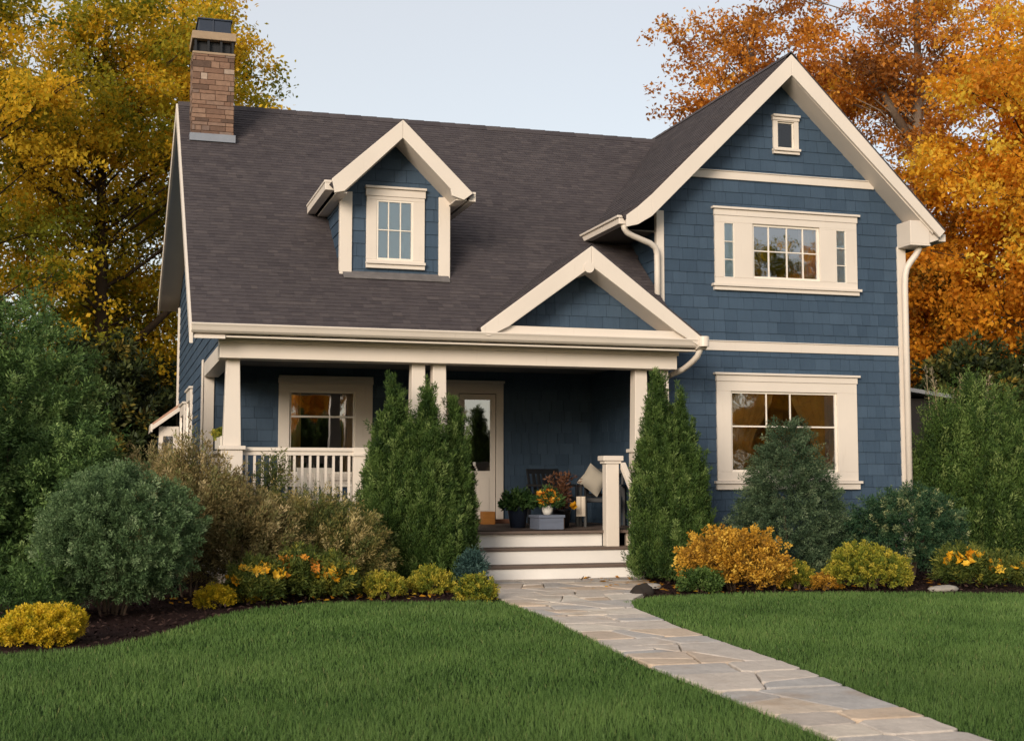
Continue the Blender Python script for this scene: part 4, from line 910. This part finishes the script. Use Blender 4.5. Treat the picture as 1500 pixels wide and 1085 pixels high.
E3 = dark('dark_evergreen', 'dark evergreen below the orange maple beside the right wall', (19.4,27,0), 4.6, 1.6, 333)
E4 = dark('dark_evergreen', 'dark evergreen behind the large cypress', (21.8,27,0), 5.0, 1.8, 334)
for src, loc, rz, lb in ((E1,(-5.2,29,0),1,'dark evergreen hidden behind the tall juniper'),(E2,(1.0,35,0),2,'dark evergreen far behind the rear bay'),(E3,(24.6,28,0),2.5,'dark evergreen behind the smaller cypress'),(E4,(17.6,31,0),1.2,'dark evergreen tucked behind the right rear corner of the house')): again(src, loc, rz, lb, 1, BG)
# trees across the street, seen only as reflections in the window panes
for i, (src, x, y, rz, s, lb) in enumerate(((R2,9,-21,0,.72,'orange maple across the street mirrored in the porch window'),(L1,16,-25,1,.68,'golden tree across the street mirrored in the door pane'),(R2,23.5,-23,2.2,.95,'orange maple across the street mirrored in the left of the lower window'),(L2,29,-20,.6,1,'green gold tree across the street mirrored in the lower window'),(R2,35,-24,4,1.05,'orange maple across the street mirrored at the right of the lower window'),(L3,26.5,-27,1.4,.95,'amber tree across the street mirrored in the upper window'))):
    again(src, (x,y,0), rz, lb, s, 'trees across the street')
for src, loc, rz, s_, lb in ((E2,(8.6,-16,0),1,.9,'dark evergreen across the street mirrored low in the porch window'),(R4,(27.5,-17,0),1,.62,'low amber tree across the street mirrored at the left of the lower window'),(R4,(31,-18,0),3,.66,'low amber tree across the street mirrored in the middle of the lower window'),(R2,(34,-17,0),5,.6,'low orange tree across the street mirrored at the right of the lower window'),(L2,(14,-15,0),2,.5,'low golden tree across the street mirrored in the door pane')):
    again(src, loc, rz, lb, s_, 'trees across the street')

# neighbour's shed roof glimpsed beyond the right corner
sh = empty('garden_shed', (15.55,25,0), 'dark garden shed with a pale edged roof glimpsed beyond the right corner board', 'shed')
b = MB(); b.box(-1.1,1.1,-.8,.8,0,3.06); b.build('shed_wall', simple('dark_boards', (.035,.03,.028), .8), sh)
b = MB(); b.xz([(-1.35,3.05),(0,3.22),(1.35,3.05),(1.35,3.13),(0,3.30),(-1.35,3.13)], -1.1, 1.1); b.build('shed_roof', simple('pale_shed_roof', (.30,.30,.31), .7), sh)

# ================================================================= PORCH THINGS
FZ = .652
def armchair(loc, rz, label, m=DARKW):
    o = empty('porch_chair', loc, label, 'chair', None, rz)
    b = MB(); b.box(-.26,.26,-.26,.24,.36,.43); b.build('seat', m, o, .01)
    b = MB(); bk = lambda x0, x1, z0, z1: b.solid([(x0,.22+(z0-.4)*.3,z0),(x1,.22+(z0-.4)*.3,z0),(x1,.22+(z1-.4)*.3,z1),(x0,.22+(z1-.4)*.3,z1)],[(x0,.25+(z0-.4)*.3,z0),(x1,.25+(z0-.4)*.3,z0),(x1,.25+(z1-.4)*.3,z1),(x0,.25+(z1-.4)*.3,z1)])
    bk(-.29,.29,.80,.88); bk(-.29,.29,.44,.49); bk(-.29,-.25,.485,.805); bk(.25,.29,.485,.805)
    for k in range(5): bk(-.20+k*.0875,-.15+k*.0875,.485,.805)
    b.build('backrest', m, o, .004)
    for sx in (-1, 1):
        b = MB(); b.box(sx*.30-.03,sx*.30+.03,-.28,.30,.60,.635); b.build('armrest', m, o, .006)
        for y in (-.25, .25): b = MB(); b.box(sx*.30-.022,sx*.30+.022,y-.022,y+.022,0,.60); b.build('leg', m, o, .004)
    return o
armchair((6.75,20.1,FZ), .15, 'dark armchair against the blue wall, the left one of the porch pair')
armchair((7.25,19.2,FZ), -.5, 'dark armchair with a cream pillow beside the stair post')
def pillow(label, loc, rot, m, w=.21):
    b = MB(); n = 10; g = [[None]*(n+1) for _ in range(n+1)]; i0 = 0
    for sgn in (1, -1):
        for i in range(n+1):
            for j in range(n+1):
                u, v = i/n*2-1, j/n*2-1; t = .075*(1-u**4)*(1-v**4); k = 1-.10*(1-abs(u*v))*max(abs(u),abs(v))
                b.v.append((u*w*k, sgn*t, v*w*k))
        for i in range(n):
            for j in range(n):
                a = i0+i*(n+1)+j; f = (a, a+n+1, a+n+2, a+1); b.f.append(f if sgn < 0 else f[::-1]); b.t.append(.5)
        i0 += (n+1)**2
    o = b.build('pillow', m, None, 0, True); o.location = loc; o.rotation_euler = rot; return tag(o, label, 'pillow')
pillow('cream square pillow standing on its corner on the dark armchair', (7.10,19.18,FZ+.70), (-.25,.62,-.35), simple('cream_linen', (.30,.27,.225), .9), .19)
t = empty('side_table', (6.62,19.0,FZ), 'small dark side table between the flower box and the armchairs', 'table')
b = MB(); b.box(-.24,.24,-.2,.2,.42,.45); b.build('tabletop', DARKW, t, .005)
for x in (-.21,.21):
    for y in (-.17,.17): b = MB(); b.box(x-.015,x+.015,y-.015,y+.015,0,.42); b.build('leg', simple('grey_metal', (.10,.10,.10), .5), t)
b = MB(); wavy(b, -.06,.08,-.21,.16,.455,5,.006); o = b.build('cloth', CURT); o.location = (6.74,19.0,FZ); tag(o, 'cream cloth hanging over the edge of the small side table', 'cloth')
# flower box, vase and bouquet
bx = empty('planter_box', (6.0,18.15,FZ), 'square blue grey wooden planter box on the porch floor at the head of the steps', 'planter', None, .12)
b = MB(); b.box(-.19,.19,-.17,.17,0,.20); b.box(-.205,.205,-.185,.185,.165,.205); b.build('box', m_wood('blue_grey_wood', (.12,.14,.19), .3), bx, .006)
b = MB(); b.box(.192,.200,-.16,.16,.01,.16); b.build('side_board', m_wood('brown_wood', (.14,.09,.07)), bx)
vz = empty('bouquet', (6.0,18.12,FZ+.206), 'bouquet of orange and yellow flowers in a white vase on the planter box', 'flowers')
b = MB(); b.lathe([(.0,0),(.055,0),(.075,.05),(.08,.10),(.062,.15),(.07,.17),(.058,.165),(.05,.12),(0,.1)]); b.build('vase', simple('white_glaze', (.62,.60,.56), .25), vz, 0, True)
rng = np.random.default_rng(31); n = 90; d = nrm(rng.normal(0,1,(n,3))); d[:,2] = np.abs(d[:,2])*.8-.15; C = np.zeros((n,3))+np.array([0,0,.16])
leaves('greenery', *plumes(rng, C, d, .24, .03, 16, tn(rng,n,.5), .06, .022, .4), P_HOSTA, vz)
for nm, m, k, s in (('orange_bloom',P_ORNG,26,0),('yellow_bloom',P_BLOOM,16,.5)):
    d = nrm(rng.normal(0,1,(k,3))+np.array([0,-.5,.4])); d[:,2] = np.abs(d[:,2])
    leaves(nm, *cat(*[blooms(rng, d*np.array([.16-.0*s,.15,.15])+np.array([-.02+.12*s*q,0,.19-.08*s]), .05, 9) for q in (0,1)]), m, vz)
pl = empty('potted_plant', (5.75,18.75,FZ), 'leafy green plant in a dark blue pot beside the door', 'plant')
b = MB(); b.lathe([(0,0),(.11,0),(.15,.28),(.165,.30),(.165,.33),(.14,.33),(.13,.28),(0,.27)]); b.build('pot', simple('dark_blue_glaze', (.020,.028,.050), .3), pl, 0, True)
n = 70; d = nrm(rng.normal(0,1,(n,3))); d[:,2] = np.abs(d[:,2])*.7+.1
leaves('foliage', *plumes(rng, np.zeros((n,3))+np.array([0,0,.30]), d, .26, .05, 20, tn(rng,n), .085, .04, .4), P_HOSTA, pl)
pl = empty('potted_plant', (6.42,18.7,FZ), 'tall dark plant with rusty leaf tips behind the bouquet', 'plant')
b = MB(); b.lathe([(0,0),(.10,0),(.13,.24),(.145,.26),(.12,.26),(0,.24)]); b.build('pot', simple('black_glaze', (.012,.012,.014), .3), pl, 0, True)
n = 26; d = rng.normal(0,.22,(n,3)); d[:,2] = 1; yb = tn(rng,n,.5)
leaves('foliage', *plumes(rng, np.zeros((n,3))+np.array([0,0,.25]), d, .55, .05, 22, yb, .08, .022, .5), P_RUST, pl)
C = np.array([[.13,-.12,.31],[.14,-.13,.33],[.15,-.12,.30]]); leaves('bloom', *blooms(rng, C, .065, 10), P_BLOOM, pl)
cr = empty('wooden_box', (5.78,20.45,FZ), 'small orange brown wooden box standing by the front door', 'box')
b = MB(); b.box(-.11,.09,-.09,.09,0,.20); b.build('box', m_wood('orange_wood', (.36,.15,.035)), cr, .005)
# white porch chair with blue cushion behind the railing
wc = armchair((3.0,19.3,FZ), .3, 'white porch chair with a blue seat cushion behind the railing', MUNT)
b = MB(); b.box(-.24,.24,-.25,.21,.432,.50); o = b.build('cushion', simple('blue_cushion', (.035,.06,.11), .9), None, .02); o.location = (3.0,19.3,FZ); o.rotation_euler.z = .3; tag(o, 'blue seat cushion lying on the white porch chair', 'cushion')
wb = empty('window_box', (1.495,18.6,1.78), 'white flower box of fresh green leaves on the side railing of the porch', 'planter')
b = MB(); b.box(-.10,.10,-.5,.5,0,.16); b.build('box', MUNT, wb, .006)
n = 110; C = np.stack([rng.uniform(-.08,.08,n), rng.uniform(-.48,.48,n), np.full(n,.14)],1); d = rng.normal(0,.5,(n,3)); d[:,2] = .8
leaves('foliage', *plumes(rng, C, d, .14, .04, 20, tn(rng,n,.6), .04, .02, .5), P_YGR, wb)

# a few fallen leaves caught along the beds and at the foot of the steps
rng = np.random.default_rng(77); n = 260
t_ = rng.random(n); px = np.where(rng.random(n) < .5, rng.uniform(5.6,11.5,n), rng.uniform(.5,4.2,n)); py = np.where(px > 5, rng.uniform(14.1,15.6,n), rng.uniform(14.5,15.4,n))
st = rng.random(n) < .14; px = np.where(st, rng.uniform(5.9,6.9,n), px); py = np.where(st, rng.uniform(15.6,16.9,n), py)
D = rng.normal(0,1,(n,3)); D[:,2] = np.abs(D[:,2])*.15; Q = rng.normal(0,.25,(n,3))+np.array([0,0,1])
leaves('fallen_leaves', np.stack([px,py,np.full(n,.045)],1), nrm(D), Q, rng.uniform(.05,.10,n), rng.uniform(.035,.06,n), rng.random(n), M_ORG)['kind'] = 'stuff'
